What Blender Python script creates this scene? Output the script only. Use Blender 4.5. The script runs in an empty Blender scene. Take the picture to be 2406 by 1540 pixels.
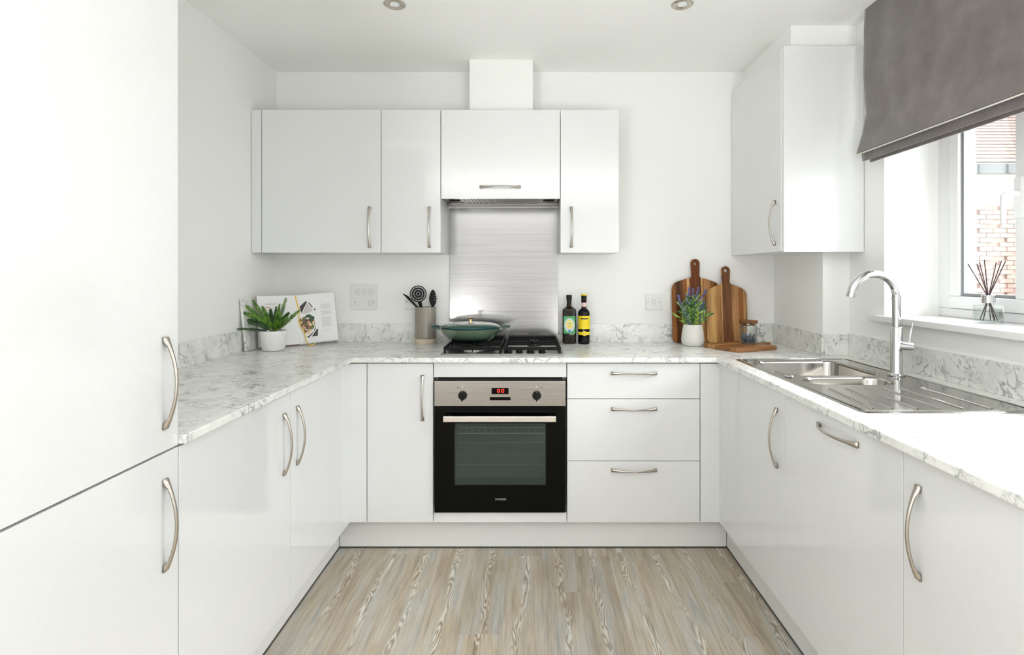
import bpy, bmesh, math, random
from mathutils import Vector, Matrix, noise as mnoise
random.seed(7)
S = bpy.context.scene
COL = S.collection
PI = math.pi

# ------------------------------------------------------------------ camera
CAMH = 1.267
cam = bpy.data.cameras.new('camera')
camo = bpy.data.objects.new('camera', cam)
COL.objects.link(camo)
camo.location = (0, 0, CAMH)
camo.rotation_euler = (PI / 2, 0, 0)
cam.sensor_width = 36.0
cam.sensor_fit = 'HORIZONTAL'
cam.lens = 1316.0 / 2406.0 * 36.0
cam.shift_x = (1203.0 - 1251.0) / 2406.0
cam.shift_y = (645.0 - 770.0) / 2406.0
cam.clip_start = 0.05
S.camera = camo

# ------------------------------------------------------------------ colour management, world, lights
S.view_settings.view_transform = 'Standard'
S.view_settings.look = 'None'
S.view_settings.gamma = 1.0
S.view_settings.use_curve_mapping = False
S.view_settings.exposure = 0.34
try:
    S.cycles.use_denoising = True
    S.cycles.max_bounces = 14
    S.cycles.diffuse_bounces = 8
    S.cycles.glossy_bounces = 6
    S.cycles.transparent_max_bounces = 12
    S.cycles.sample_clamp_indirect = 6.0
    S.cycles.caustics_reflective = False
except Exception:
    pass

W = bpy.data.worlds.new('world')
S.world = W
W.use_nodes = True
wn = W.node_tree
wn.nodes['Background'].inputs['Color'].default_value = (0.97, 0.985, 1.0, 1)
wn.nodes['Background'].inputs['Strength'].default_value = 9.5


def area(name, loc, rot, sx, sy, power, col=(1, 1, 1)):
    l = bpy.data.lights.new(name, 'AREA')
    l.shape = 'RECTANGLE'
    l.size = sx
    l.size_y = sy
    l.energy = power
    l.color = col
    o = bpy.data.objects.new(name, l)
    COL.objects.link(o)
    o.location = loc
    o.rotation_euler = rot
    return o


# added fill panel across the unseen rear end, behind the camera
area('added_rear_fill', (0.02, -4.4, 1.3), (PI / 2, 0, 0), 2.84, 2.1, 10, (1.0, 1.0, 1.0))
# added side fill on the unseen right wall; no garden doors are modelled
area('added_right_fill', (1.44, -2.6, 1.2), (0, PI / 2, 0), 2.1, 2.6, 39, (0.97, 0.985, 1.0))
area('added_left_fill', (-1.40, -2.6, 1.3), (0, -PI / 2, 0), 1.9, 2.6, 19, (0.97, 0.985, 1.0))  # added fill on the unseen left wall, no window behind it
# invented downward fill just under the ceiling, out of view
area('added_ceiling_fill', (0.0, -1.1, 2.36), (0, 0, 0), 2.2, 1.6, 12, (0.99, 0.995, 1.0))
# two invented upward lamps behind the camera, added to brighten the ceiling
area('added_left_upfill', (-1.10, -1.6, 0.60), (PI, 0, 0), 0.5, 2.2, 85, (0.99, 0.995, 1.0))
area('added_right_upfill', (0.75, -1.3, 0.60), (PI, 0, 0), 0.6, 2.0, 58, (0.99, 0.995, 1.0))
# bright sky above the neighbouring roofs, shining in at the kitchen window
area('sky_daylight', (3.9, 1.5, 3.6), (0, math.radians(52), 0), 2.2, 3.0, 380, (0.96, 0.98, 1.0))

# ------------------------------------------------------------------ material helpers


def new_mat(name):
    m = bpy.data.materials.new(name)
    m.use_nodes = True
    nt = m.node_tree
    return m, nt, nt.nodes['Principled BSDF']


def plain(name, col, rough=0.5, metal=0.0, spec=None, coat=0.0, bump=None, sheen=0.0):
    m, nt, b = new_mat(name)
    b.inputs['Base Color'].default_value = (*col, 1)
    b.inputs['Roughness'].default_value = rough
    b.inputs['Metallic'].default_value = metal
    if spec is not None:
        b.inputs['Specular IOR Level'].default_value = spec
    if coat:
        b.inputs['Coat Weight'].default_value = coat
        b.inputs['Coat Roughness'].default_value = 0.05
    if sheen:
        b.inputs['Sheen Weight'].default_value = sheen
    n = nt.nodes.new('ShaderNodeTexNoise')
    n.inputs['Scale'].default_value = bump[0] if bump else 60
    n.inputs['Detail'].default_value = 3
    tc = nt.nodes.new('ShaderNodeTexCoord')
    nt.links.new(tc.outputs['Object'], n.inputs['Vector'])
    # faint variation of the base colour, so that no surface is one flat value
    mx = nt.nodes.new('ShaderNodeMixRGB')
    mx.blend_type = 'MULTIPLY'
    mx.inputs['Color1'].default_value = (*col, 1)
    rp = nt.nodes.new('ShaderNodeValToRGB')
    rp.color_ramp.elements[0].color = (0.96, 0.96, 0.96, 1)
    rp.color_ramp.elements[1].color = (1, 1, 1, 1)
    nt.links.new(n.outputs['Fac'], rp.inputs['Fac'])
    nt.links.new(rp.outputs['Color'], mx.inputs['Color2'])
    mx.inputs['Fac'].default_value = 1
    nt.links.new(mx.outputs['Color'], b.inputs['Base Color'])
    if bump:
        bp = nt.nodes.new('ShaderNodeBump')
        bp.inputs['Strength'].default_value = bump[1]
        bp.inputs['Distance'].default_value = 0.002
        nt.links.new(n.outputs['Fac'], bp.inputs['Height'])
        nt.links.new(bp.outputs['Normal'], b.inputs['Normal'])
    return m


def N(nt, kind, **kw):
    n = nt.nodes.new(kind)
    for k, v in kw.items():
        if k in n.inputs:
            n.inputs[k].default_value = v
        else:
            setattr(n, k, v)
    return n


def ramp(nt, src, stops, mode='LINEAR'):
    r = nt.nodes.new('ShaderNodeValToRGB')
    r.color_ramp.interpolation = mode
    e = r.color_ramp.elements
    while len(e) > 1:
        e.remove(e[-1])
    e[0].position = stops[0][0]
    e[0].color = (*stops[0][1], 1)
    for p, c in stops[1:]:
        x = e.new(p)
        x.color = (*c, 1)
    nt.links.new(src, r.inputs['Fac'])
    return r.outputs['Color']


def mathn(nt, op, a, b=None, c=None):
    n = nt.nodes.new('ShaderNodeMath')
    n.operation = op
    for i, v in enumerate((a, b, c)):
        if v is None:
            continue
        if isinstance(v, (int, float)):
            n.inputs[i].default_value = v
        else:
            nt.links.new(v, n.inputs[i])
    return n.outputs[0]


def mixc(nt, fac, a, b, mode='MIX'):
    n = nt.nodes.new('ShaderNodeMixRGB')
    n.blend_type = mode
    for i, v in ((0, fac), (1, a), (2, b)):
        if isinstance(v, (int, float)):
            n.inputs[i].default_value = v
        elif isinstance(v, tuple):
            n.inputs[i].default_value = (*v, 1)
        else:
            nt.links.new(v, n.inputs[i])
    return n.outputs[0]


def g(v):
    return (v, v, v)


def marble_mat():
    m, nt, b = new_mat('pale_marble_laminate')
    tc = N(nt, 'ShaderNodeTexCoord')
    src = tc.outputs['Object']
    warp = N(nt, 'ShaderNodeTexNoise', Scale=7.0, Detail=3.0)
    nt.links.new(src, warp.inputs['Vector'])
    vm = N(nt, 'ShaderNodeVectorMath', operation='MULTIPLY_ADD')
    nt.links.new(warp.outputs['Color'], vm.inputs[0])
    vm.inputs[1].default_value = (0.06, 0.06, 0.06)
    nt.links.new(src, vm.inputs[2])
    v = vm.outputs[0]

    def veins(scale, width, detail, dist):
        n = N(nt, 'ShaderNodeTexNoise', Scale=scale, Detail=detail, Distortion=dist)
        nt.links.new(v, n.inputs['Vector'])
        d = mathn(nt, 'ABSOLUTE', mathn(nt, 'SUBTRACT', n.outputs['Fac'], 0.5))
        return ramp(nt, d, [(0.0, g(1)), (width * 0.55, g(0.75)), (width, g(0))])
    m1 = N(nt, 'ShaderNodeTexNoise', Scale=9.0, Detail=2.0)
    nt.links.new(src, m1.inputs['Vector'])
    mask = ramp(nt, m1.outputs['Fac'], [(0.42, g(0.06)), (0.60, g(1))])
    m2 = N(nt, 'ShaderNodeTexNoise', Scale=23.0, Detail=2.0)
    nt.links.new(v, m2.inputs['Vector'])
    mask2 = ramp(nt, m2.outputs['Fac'], [(0.45, g(0)), (0.62, g(1))])
    va = mixc(nt, 1.0, veins(15.0, 0.030, 4.0, 0.9), mask, 'MULTIPLY')
    vb = mixc(nt, 1.0, veins(34.0, 0.036, 3.0, 0.7), mask2, 'MULTIPLY')
    clouds = N(nt, 'ShaderNodeTexNoise', Scale=14.0, Detail=5.0)
    nt.links.new(v, clouds.inputs['Vector'])
    base = ramp(nt, clouds.outputs['Fac'], [(0.3, (0.69, 0.70, 0.67)), (0.55, (0.80, 0.805, 0.78)), (0.75, (0.85, 0.85, 0.83))])
    c = mixc(nt, mathn(nt, 'MULTIPLY', va, 0.72), base, (0.19, 0.205, 0.215))
    c = mixc(nt, mathn(nt, 'MULTIPLY', vb, 0.42), c, (0.30, 0.31, 0.31))
    nt.links.new(c, b.inputs['Base Color'])
    b.inputs['Roughness'].default_value = 0.24
    b.inputs['Specular IOR Level'].default_value = 0.5
    return m


def floor_mat():
    m, nt, b = new_mat('weathered_oak_plank')
    tc = N(nt, 'ShaderNodeTexCoord')
    oi = N(nt, 'ShaderNodeObjectInfo')
    rnd = oi.outputs['Random']
    off = N(nt, 'ShaderNodeCombineXYZ')
    nt.links.new(mathn(nt, 'MULTIPLY', rnd, 37.0), off.inputs['X'])
    nt.links.new(mathn(nt, 'MULTIPLY', rnd, 91.0), off.inputs['Y'])
    add = N(nt, 'ShaderNodeVectorMath', operation='ADD')
    nt.links.new(tc.outputs['Object'], add.inputs[0])
    nt.links.new(off.outputs[0], add.inputs[1])
    v = add.outputs[0]

    def stretched(sx, sy, detail=3.0, dist=0.0, rough=0.55):
        mp = N(nt, 'ShaderNodeMapping')
        mp.inputs['Scale'].default_value = (sx, sy, 1)
        nt.links.new(v, mp.inputs['Vector'])
        n = N(nt, 'ShaderNodeTexNoise', Scale=1.0, Detail=detail, Distortion=dist, Roughness=rough)
        nt.links.new(mp.outputs[0], n.inputs['Vector'])
        return n.outputs['Fac']
    tone = stretched(15, 1.7, 3, 0.6)
    base = ramp(nt, tone, [(0.28, (0.36, 0.285, 0.205)), (0.42, (0.42, 0.36, 0.28)), (0.52, (0.455, 0.41, 0.34)),
                           (0.62, (0.46, 0.445, 0.405)), (0.76, (0.37, 0.36, 0.335))])
    stren = stretched(65, 3.0, 4, 0.2)
    base = mixc(nt, 0.55, base, ramp(nt, stren, [(0.3, g(0.62)), (0.5, g(1.0)), (0.7, g(1.22))]), 'MULTIPLY')
    grain = stretched(210, 9, 3)
    base = mixc(nt, 0.5, base, ramp(nt, grain, [(0.3, g(0.66)), (0.6, g(1.10))]), 'MULTIPLY')
    # cathedral figure along the middle of the board
    f = stretched(17.0, 2.6, 2.0, 0.4)
    s = mathn(nt, 'SINE', mathn(nt, 'MULTIPLY', f, 85.0))
    lines = ramp(nt, mathn(nt, 'MULTIPLY_ADD', s, 0.5, 0.5), [(0.0, g(0)), (0.62, g(0)), (0.86, g(1))])
    dark = ramp(nt, mathn(nt, 'MULTIPLY_ADD', s, 0.5, 0.5), [(0.0, g(1)), (0.30, g(0))])
    sep = N(nt, 'ShaderNodeSeparateXYZ')
    nt.links.new(tc.outputs['Object'], sep.inputs[0])
    wob = N(nt, 'ShaderNodeTexNoise', Scale=2.2, Detail=1.0)
    nt.links.new(v, wob.inputs['Vector'])
    xx = mathn(nt, 'ADD', sep.outputs['X'], mathn(nt, 'MULTIPLY', mathn(nt, 'SUBTRACT', wob.outputs['Fac'], 0.5), 0.10))
    band = ramp(nt, mathn(nt, 'ABSOLUTE', xx), [(0.0, g(1)), (0.007, g(1)), (0.019, g(0))])
    some = ramp(nt, stretched(1.0, 2.6, 1), [(0.36, g(0.25)), (0.50, g(1))])
    mk = mixc(nt, 1.0, band, some, 'MULTIPLY')
    base = mixc(nt, mathn(nt, 'MULTIPLY', mixc(nt, 1.0, mk, lines, 'MULTIPLY'), 0.75), base, (0.70, 0.69, 0.64))
    base = mixc(nt, mathn(nt, 'MULTIPLY', mixc(nt, 1.0, mk, dark, 'MULTIPLY'), 0.70), base, (0.22, 0.16, 0.11))
    per = ramp(nt, rnd, [(0.0, (0.90, 0.89, 0.88)), (0.5, (1.0, 0.99, 0.97)), (1.0, (1.08, 1.06, 1.03))])
    base = mixc(nt, 1.0, base, per, 'MULTIPLY')
    nt.links.new(base, b.inputs['Base Color'])
    b.inputs['Roughness'].default_value = 0.42
    bp = N(nt, 'ShaderNodeBump', Strength=0.25, Distance=0.001)
    nt.links.new(grain, bp.inputs['Height'])
    nt.links.new(bp.outputs[0], b.inputs['Normal'])
    return m


def board_mat(name, strips, axis='X', grain_axis='Z'):
    """laminated acacia: strips = [(object-space start, colour)]"""
    m, nt, b = new_mat(name)
    tc = N(nt, 'ShaderNodeTexCoord')
    sep = N(nt, 'ShaderNodeSeparateXYZ')
    nt.links.new(tc.outputs['Object'], sep.inputs[0])
    mp = N(nt, 'ShaderNodeMapping')
    sc = {'X': 38, 'Y': 38, 'Z': 38}
    sc[grain_axis] = 4.0
    mp.inputs['Scale'].default_value = (sc['X'], sc['Y'], sc['Z'])
    nt.links.new(tc.outputs['Object'], mp.inputs['Vector'])
    n = N(nt, 'ShaderNodeTexNoise', Scale=1.0, Detail=4.0, Distortion=0.9)
    nt.links.new(mp.outputs[0], n.inputs['Vector'])
    w = N(nt, 'ShaderNodeTexNoise', Scale=9.0, Detail=1.0)
    nt.links.new(tc.outputs['Object'], w.inputs['Vector'])
    pos = mathn(nt, 'MULTIPLY_ADD', mathn(nt, 'ADD', sep.outputs[axis], mathn(nt, 'MULTIPLY', mathn(nt, 'SUBTRACT', w.outputs['Fac'], 0.5), 0.006)), 2.5, 0.5)
    col = ramp(nt, pos, [(0.5 + 2.5 * p, c) for p, c in strips], 'CONSTANT')
    c = mixc(nt, 0.85, col, ramp(nt, n.outputs['Fac'], [(0.3, (0.45, 0.38, 0.32)), (0.5, (0.95, 0.92, 0.9)), (0.72, (1.35, 1.3, 1.2))]), 'MULTIPLY')
    nt.links.new(c, b.inputs['Base Color'])
    b.inputs['Roughness'].default_value = 0.5
    b.inputs['Specular IOR Level'].default_value = 0.2
    return m


def brushed_mat(name, col, rough, along='X'):
    m, nt, b = new_mat(name)
    tc = N(nt, 'ShaderNodeTexCoord')
    mp = N(nt, 'ShaderNodeMapping')
    s = [260, 260, 260]
    s['XYZ'.index(along)] = 2.0
    mp.inputs['Scale'].default_value = s
    nt.links.new(tc.outputs['Object'], mp.inputs['Vector'])
    n = N(nt, 'ShaderNodeTexNoise', Scale=1.0, Detail=3.0)
    nt.links.new(mp.outputs[0], n.inputs['Vector'])
    b.inputs['Metallic'].default_value = 1
    nt.links.new(ramp(nt, n.outputs['Fac'], [(0.3, tuple(x * 0.93 for x in col)), (0.7, col)]), b.inputs['Base Color'])
    nt.links.new(mathn(nt, 'MULTIPLY_ADD', n.outputs['Fac'], 0.14, rough - 0.07), b.inputs['Roughness'])
    bp = N(nt, 'ShaderNodeBump', Strength=0.01, Distance=0.00002)
    nt.links.new(n.outputs['Fac'], bp.inputs['Height'])
    nt.links.new(bp.outputs[0], b.inputs['Normal'])
    return m


def glass_mat(name, tint=(1, 1, 1), refl=0.10, rough=0.0):
    """thin clear glass: sees through, with a weak mirror on top"""
    m = bpy.data.materials.new(name)
    m.use_nodes = True
    nt = m.node_tree
    nt.nodes.clear()
    out = N(nt, 'ShaderNodeOutputMaterial')
    tr = N(nt, 'ShaderNodeBsdfTransparent')
    tr.inputs['Color'].default_value = (*tint, 1)
    gl = N(nt, 'ShaderNodeBsdfGlossy')
    gl.inputs['Roughness'].default_value = rough
    lw = N(nt, 'ShaderNodeLayerWeight', Blend=0.25)
    f = mathn(nt, 'MULTIPLY_ADD', lw.outputs['Fresnel'], 0.35, refl)
    f = mathn(nt, 'MINIMUM', f, 0.85)
    mx = N(nt, 'ShaderNodeMixShader')
    nt.links.new(f, mx.inputs[0])
    nt.links.new(tr.outputs[0], mx.inputs[1])
    nt.links.new(gl.outputs[0], mx.inputs[2])
    nt.links.new(mx.outputs[0], out.inputs[0])
    return m


def emit_mat(name, col, st):
    m, nt, b = new_mat(name)
    b.inputs['Base Color'].default_value = (0, 0, 0, 1)
    b.inputs['Emission Color'].default_value = (*col, 1)
    b.inputs['Emission Strength'].default_value = st
    return m


def fabric_mat():
    m, nt, b = new_mat('taupe_velvet')
    tc = N(nt, 'ShaderNodeTexCoord')
    n = N(nt, 'ShaderNodeTexNoise', Scale=9.0, Detail=5.0, Roughness=0.6)
    nt.links.new(tc.outputs['Object'], n.inputs['Vector'])
    c = ramp(nt, n.outputs['Fac'], [(0.3, (0.115, 0.098, 0.091)), (0.55, (0.150, 0.130, 0.121)), (0.75, (0.19, 0.168, 0.157))])
    nt.links.new(c, b.inputs['Base Color'])
    b.inputs['Roughness'].default_value = 0.85
    b.inputs['Sheen Weight'].default_value = 0.35
    f = N(nt, 'ShaderNodeTexNoise', Scale=420.0, Detail=2.0)
    nt.links.new(tc.outputs['Object'], f.inputs['Vector'])
    bp = N(nt, 'ShaderNodeBump', Strength=0.35, Distance=0.001)
    nt.links.new(f.outputs['Fac'], bp.inputs['Height'])
    w2 = N(nt, 'ShaderNodeTexNoise', Scale=7.0, Detail=3.0, Distortion=0.2)
    nt.links.new(tc.outputs['Object'], w2.inputs['Vector'])
    bq = N(nt, 'ShaderNodeBump', Strength=0.45, Distance=0.012)
    nt.links.new(w2.outputs['Fac'], bq.inputs['Height'])
    nt.links.new(bp.outputs[0], bq.inputs['Normal'])
    nt.links.new(bq.outputs[0], b.inputs['Normal'])
    return m


def leaf_mat(name, c1, c2, scale=35.0):
    m, nt, b = new_mat(name)
    tc = N(nt, 'ShaderNodeTexCoord')
    n = N(nt, 'ShaderNodeTexNoise', Scale=scale, Detail=2.0)
    nt.links.new(tc.outputs['Object'], n.inputs['Vector'])
    nt.links.new(ramp(nt, n.outputs['Fac'], [(0.35, c1), (0.65, c2)]), b.inputs['Base Color'])
    b.inputs['Roughness'].default_value = 0.45
    return m


def food_mat():
    m, nt, b = new_mat('printed_food_photograph')
    tc = N(nt, 'ShaderNodeTexCoord')
    vo = N(nt, 'ShaderNodeTexVoronoi', Scale=95.0)
    nt.links.new(tc.outputs['Object'], vo.inputs['Vector'])
    sp = N(nt, 'ShaderNodeSeparateXYZ')
    nt.links.new(vo.outputs['Color'], sp.inputs[0])
    c = ramp(nt, sp.outputs['X'], [(0.0, (0.05, 0.02, 0.01)), (0.25, (0.30, 0.13, 0.05)), (0.45, (0.60, 0.38, 0.18)), (0.62, (0.10, 0.14, 0.03)), (0.75, (0.75, 0.62, 0.45)), (0.9, (0.18, 0.07, 0.03))], 'CONSTANT')
    nt.links.new(c, b.inputs['Base Color'])
    b.inputs['Roughness'].default_value = 0.35
    return m


M = {}
M['wall'] = plain('warm_white_emulsion', (0.855, 0.86, 0.84), 0.75, bump=(180, 0.06))
M['ceiling'] = plain('ceiling_white_emulsion', (0.90, 0.905, 0.885), 0.8, bump=(150, 0.05))
M['gloss'] = plain('white_gloss_foil', (0.74, 0.75, 0.755), 0.10, coat=0.3)
M['carcase'] = plain('white_melamine', (0.80, 0.80, 0.79), 0.35)
M['plinth'] = plain('white_satin_plinth', (0.78, 0.785, 0.775), 0.3)
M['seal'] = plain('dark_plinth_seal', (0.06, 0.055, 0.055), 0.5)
M['marble'] = marble_mat()
M['floor'] = floor_mat()
M['nickel'] = plain('brushed_nickel', (0.60, 0.545, 0.48), 0.26, 1.0)
M['steel'] = brushed_mat('brushed_stainless_steel', (0.40, 0.375, 0.345), 0.30, 'X')
M['splash'] = brushed_mat('brushed_steel_sheet', (0.37, 0.365, 0.36), 0.20, 'X')
M['sink'] = brushed_mat('sink_stainless_steel', (0.48, 0.46, 0.43), 0.11, 'Y')
M['chrome'] = plain('polished_chrome', (0.66, 0.66, 0.67), 0.05, 1.0)
M['black_gloss'] = plain('black_oven_glass', (0.002, 0.002, 0.002), 0.10, spec=0.10)
M['black'] = plain('black_plastic', (0.008, 0.008, 0.009), 0.4, spec=0.2)
M['iron'] = plain('black_cast_iron', (0.010, 0.010, 0.010), 0.62, bump=(300, 0.3), spec=0.12)
M['upvc'] = plain('white_upvc', (0.80, 0.805, 0.81), 0.3)
M['gasket'] = plain('grey_window_gasket', (0.25, 0.26, 0.27), 0.6)
M['fabric'] = fabric_mat()
M['lining'] = plain('cream_blind_lining', (0.68, 0.65, 0.60), 0.8)
M['glass'] = glass_mat('clear_window_glass', (0.97, 0.985, 0.98), 0.03)
M['jarglass'] = glass_mat('clear_jar_glass', (0.95, 0.97, 0.96), 0.05)
M['ceramic'] = plain('white_glazed_ceramic', (0.80, 0.80, 0.79), 0.3)
M['stoneware'] = plain('matt_white_stoneware', (0.70, 0.685, 0.65), 0.7)
M['soil'] = plain('dark_potting_soil', (0.03, 0.022, 0.015), 0.9)
M['plate'] = plain('white_moulded_plate', (0.76, 0.765, 0.74), 0.3)
M['rocker'] = plain('white_moulded_rocker', (0.70, 0.70, 0.68), 0.3)
M['page'] = plain('white_book_paper', (0.80, 0.80, 0.80), 0.6)
M['ink'] = plain('grey_print', (0.50, 0.50, 0.51), 0.6)
M['brick_o'] = plain('orange_print', (0.75, 0.35, 0.10), 0.6)
M['dark_print'] = plain('dark_print', (0.035, 0.022, 0.02), 0.5)
M['grey_print'] = plain('pale_grey_print', (0.55, 0.53, 0.52), 0.5)
M['food'] = food_mat()
M['ribbon'] = plain('yellow_ribbon', (0.72, 0.50, 0.08), 0.45)
M['cover'] = plain('dark_red_book_cover', (0.22, 0.05, 0.05), 0.5)

# ------------------------------------------------------------------ mesh helpers


def box(bm, x0, x1, y0, y1, z0, z1):
    vs = [bm.verts.new(p) for p in ((x0, y0, z0), (x1, y0, z0), (x1, y1, z0), (x0, y1, z0), (x0, y0, z1), (x1, y0, z1), (x1, y1, z1), (x0, y1, z1))]
    for f in ((0, 3, 2, 1), (4, 5, 6, 7), (0, 1, 5, 4), (1, 2, 6, 5), (2, 3, 7, 6), (3, 0, 4, 7)):
        bm.faces.new([vs[i] for i in f])
    return vs


def prism(bm, pts, z0, z1, mat=None):
    """polygon (list of xy) extruded in z; mat optional matrix applied"""
    mat = mat or Matrix.Identity(4)
    n = len(pts)
    lo = [bm.verts.new(mat @ Vector((x, y, z0))) for x, y in pts]
    hi = [bm.verts.new(mat @ Vector((x, y, z1))) for x, y in pts]
    bm.faces.new(list(reversed(lo)))
    bm.faces.new(hi)
    for i in range(n):
        j = (i + 1) % n
        bm.faces.new([lo[i], lo[j], hi[j], hi[i]])


def ring_prism(bm, outer, inner, z0, z1, mat=None):
    """prism with a hole; outer and inner have the same number of points"""
    mat = mat or Matrix.Identity(4)
    n = len(outer)
    L = []
    for pts, z in ((outer, z0), (inner, z0), (outer, z1), (inner, z1)):
        L.append([bm.verts.new(mat @ Vector((x, y, z))) for x, y in pts])
    for i in range(n):
        j = (i + 1) % n
        bm.faces.new([L[2][i], L[2][j], L[3][j], L[3][i]])
        bm.faces.new([L[0][j], L[0][i], L[1][i], L[1][j]])
        bm.faces.new([L[0][i], L[0][j], L[2][j], L[2][i]])
        bm.faces.new([L[1][j], L[1][i], L[3][i], L[3][j]])


def lathe(bm, prof, cx=0, cy=0, n=32, cap0=True, cap1=True, sx=1.0, sy=1.0):
    rings = []
    for r, z in prof:
        rings.append([bm.verts.new((cx + sx * r * math.cos(2 * PI * i / n), cy + sy * r * math.sin(2 * PI * i / n), z)) for i in range(n)])
    for a, b in zip(rings[:-1], rings[1:]):
        for i in range(n):
            j = (i + 1) % n
            bm.faces.new([a[i], a[j], b[j], b[i]])
    if cap0:
        bm.faces.new(list(reversed(rings[0])))
    if cap1:
        bm.faces.new(rings[-1])


def tube(bm, pts, rad, n=12, caps=True):
    pts = [Vector(p) for p in pts]
    if isinstance(rad, (int, float)):
        rad = [rad] * len(pts)
    rings = []
    up = None
    for k, p in enumerate(pts):
        a = pts[max(k - 1, 0)]
        b = pts[min(k + 1, len(pts) - 1)]
        t = (b - a).normalized()
        if up is None:
            up = Vector((0, 0, 1)) if abs(t.z) < 0.9 else Vector((0, 1, 0))
        u = (up - t * up.dot(t)).normalized()
        up = u
        w = t.cross(u)
        rings.append([bm.verts.new(p + rad[k] * (math.cos(2 * PI * i / n) * u + math.sin(2 * PI * i / n) * w)) for i in range(n)])
    for a, b in zip(rings[:-1], rings[1:]):
        for i in range(n):
            j = (i + 1) % n
            bm.faces.new([a[i], a[j], b[j], b[i]])
    if caps:
        bm.faces.new(list(reversed(rings[0])))
        bm.faces.new(rings[-1])


def rrect(cx, cy, w, h, r, k=6):
    """rounded rectangle outline, 4*(k+1) points, counter-clockwise"""
    out = []
    for sx, sy, a0 in ((1, 1, 0), (-1, 1, 90), (-1, -1, 180), (1, -1, 270)):
        for i in range(k + 1):
            a = math.radians(a0 + 90.0 * i / k)
            out.append((cx + sx * (w / 2 - r) + r * math.cos(a), cy + sy * (h / 2 - r) + r * math.sin(a)))
    return out


def obj(name, bm, mat, parent=None, local=False, bevel=0.0, smooth=False, label=None, segs=2):
    bmesh.ops.recalc_face_normals(bm, faces=bm.faces[:])
    me = bpy.data.meshes.new(name)
    if parent is not None and not local:
        off = Vector(parent.location)
        q = parent.parent
        while q is not None:
            off += Vector(q.location)
            q = q.parent
        bmesh.ops.translate(bm, vec=-off, verts=bm.verts[:])
    if smooth:
        for f in bm.faces:
            f.smooth = True
        for e in bm.edges:
            if len(e.link_faces) == 2 and e.calc_face_angle(0) > math.radians(38):
                e.smooth = False
    bm.to_mesh(me)
    bm.free()
    me.materials.append(mat)
    o = bpy.data.objects.new(name, me)
    COL.objects.link(o)
    if parent is not None:
        o.parent = parent
    if bevel:
        md = o.modifiers.new('bevel', 'BEVEL')
        md.width = bevel
        md.segments = segs
        md.limit_method = 'ANGLE'
        md.angle_limit = math.radians(40)
    if label:
        o['label'] = label
    return o


def B(*boxes):
    bm = bmesh.new()
    for b in boxes:
        box(bm, *b)
    return bm


def thing(name, label, cat, loc=(0, 0, 0), rot=(0, 0, 0), group=None):
    o = bpy.data.objects.new(name, None)
    o.empty_display_size = 0.05
    COL.objects.link(o)
    o.location = loc
    o.rotation_euler = rot
    o['label'] = label
    o['category'] = cat
    if group:
        o['group'] = group
    return o


def tag(o, label, cat, group=None):
    o['label'] = label
    o['category'] = cat
    if group:
        o['group'] = group
    return o


def struct(name, bm, mat, bevel=0.0, label=None):
    o = obj(name, bm, mat, bevel=bevel)
    o['kind'] = 'structure'
    if label:
        o['label'] = label
    return o


# ------------------------------------------------------------------ dimensions (m)
XL, XR, YB, ZC = -1.414, 1.457, 3.096, 2.385      # left wall, window wall, back wall, ceiling
YF = -4.5                                          # far end of the invented room part, unseen behind the camera
FL, FR, FY = -0.822, 0.841, 2.521                  # door faces of the left, right and back runs
WT, WB = 0.894, 0.872                              # worktop top and underside
DZ0, DZ1 = 0.150, 0.865                            # base door bottom and top
UY, UZ0, UZ1 = 2.812, 1.376, 2.093                 # wall unit door face and its height range

# ------------------------------------------------------------------ room shell
fl = struct('floor', B((XL - 0.1, 1.757, YF, YB + 0.1, -0.08, -0.0045)), M['seal'])
pw, pl = 0.149, 0.914
pbm = B((-pw / 2 + 0.00015, pw / 2 - 0.00015, -pl / 2 + 0.00015, pl / 2 - 0.00015, -0.0045, 0.0))
pm = bpy.data.meshes.new('plank')
bmesh.ops.bevel(pbm, geom=[e for e in pbm.edges if all(v.co.z > -0.001 for v in e.verts)], offset=0.0003, segments=1, affect='EDGES')
pbm.to_mesh(pm)
pbm.free()
pm.materials.append(M['floor'])
ends = {-5: 2.253, -1: 2.231, -3: 1.971, 3: 1.958, -6: 1.62, -4: 1.70, -2: 2.52, 0: 1.60, 1: 2.47, 2: 1.74, 4: 2.3}
for k in range(-11, 9):
    xc = 0.19 + pw * (k + 0.5)
    if xc + pw / 2 > 1.46:
        continue
    y = ends.get(k, 1.5 + ((k * 37) % 9) * 0.1)
    while y > -1.0:
        y -= pl
    while y < YB - 0.3:
        yc = y + pl / 2
        if -1.4 < yc:
            o = bpy.data.objects.new('plank', pm)
            COL.objects.link(o)
            o.parent = fl
            o.location = (xc, yc, 0)
        y += pl

M['dim_rear'] = plain('reflection_dimming_grey', (0.36, 0.355, 0.34), 0.75)  # invented grey for unseen rear walls, darkens reflections in steel and chrome
struct('wall_left', B((XL - 0.1, XL, 0.0, YB + 0.1, 0, ZC)), M['wall'])
struct('wall_rear_left', B((XL - 0.1, XL, YF, -0.0005, 0, ZC)), M['dim_rear'])
struct('wall_rear_right', B((XR, XR + 0.3, YF, -0.0005, 0, ZC)), M['dim_rear'])
struct('wall_back', B((XL, XR + 0.3, YB, YB + 0.1, 0, ZC)), M['wall'])
WY0, WY1, WZ0, WZ1 = 1.119, 2.319, 1.071, 2.12      # window opening
struct('wall_right', B((XR, XR + 0.3, 0.0, WY0, 0, ZC), (XR, XR + 0.3, WY1, YB, 0, ZC),
                       (XR, XR + 0.3, WY0, WY1, 0, WZ0), (XR, XR + 0.3, WY0, WY1, WZ1, ZC)), M['wall'])
struct('wall_front', B((XL, XR, YF - 0.1, YF, 0, ZC)), M['dim_rear'])
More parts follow.
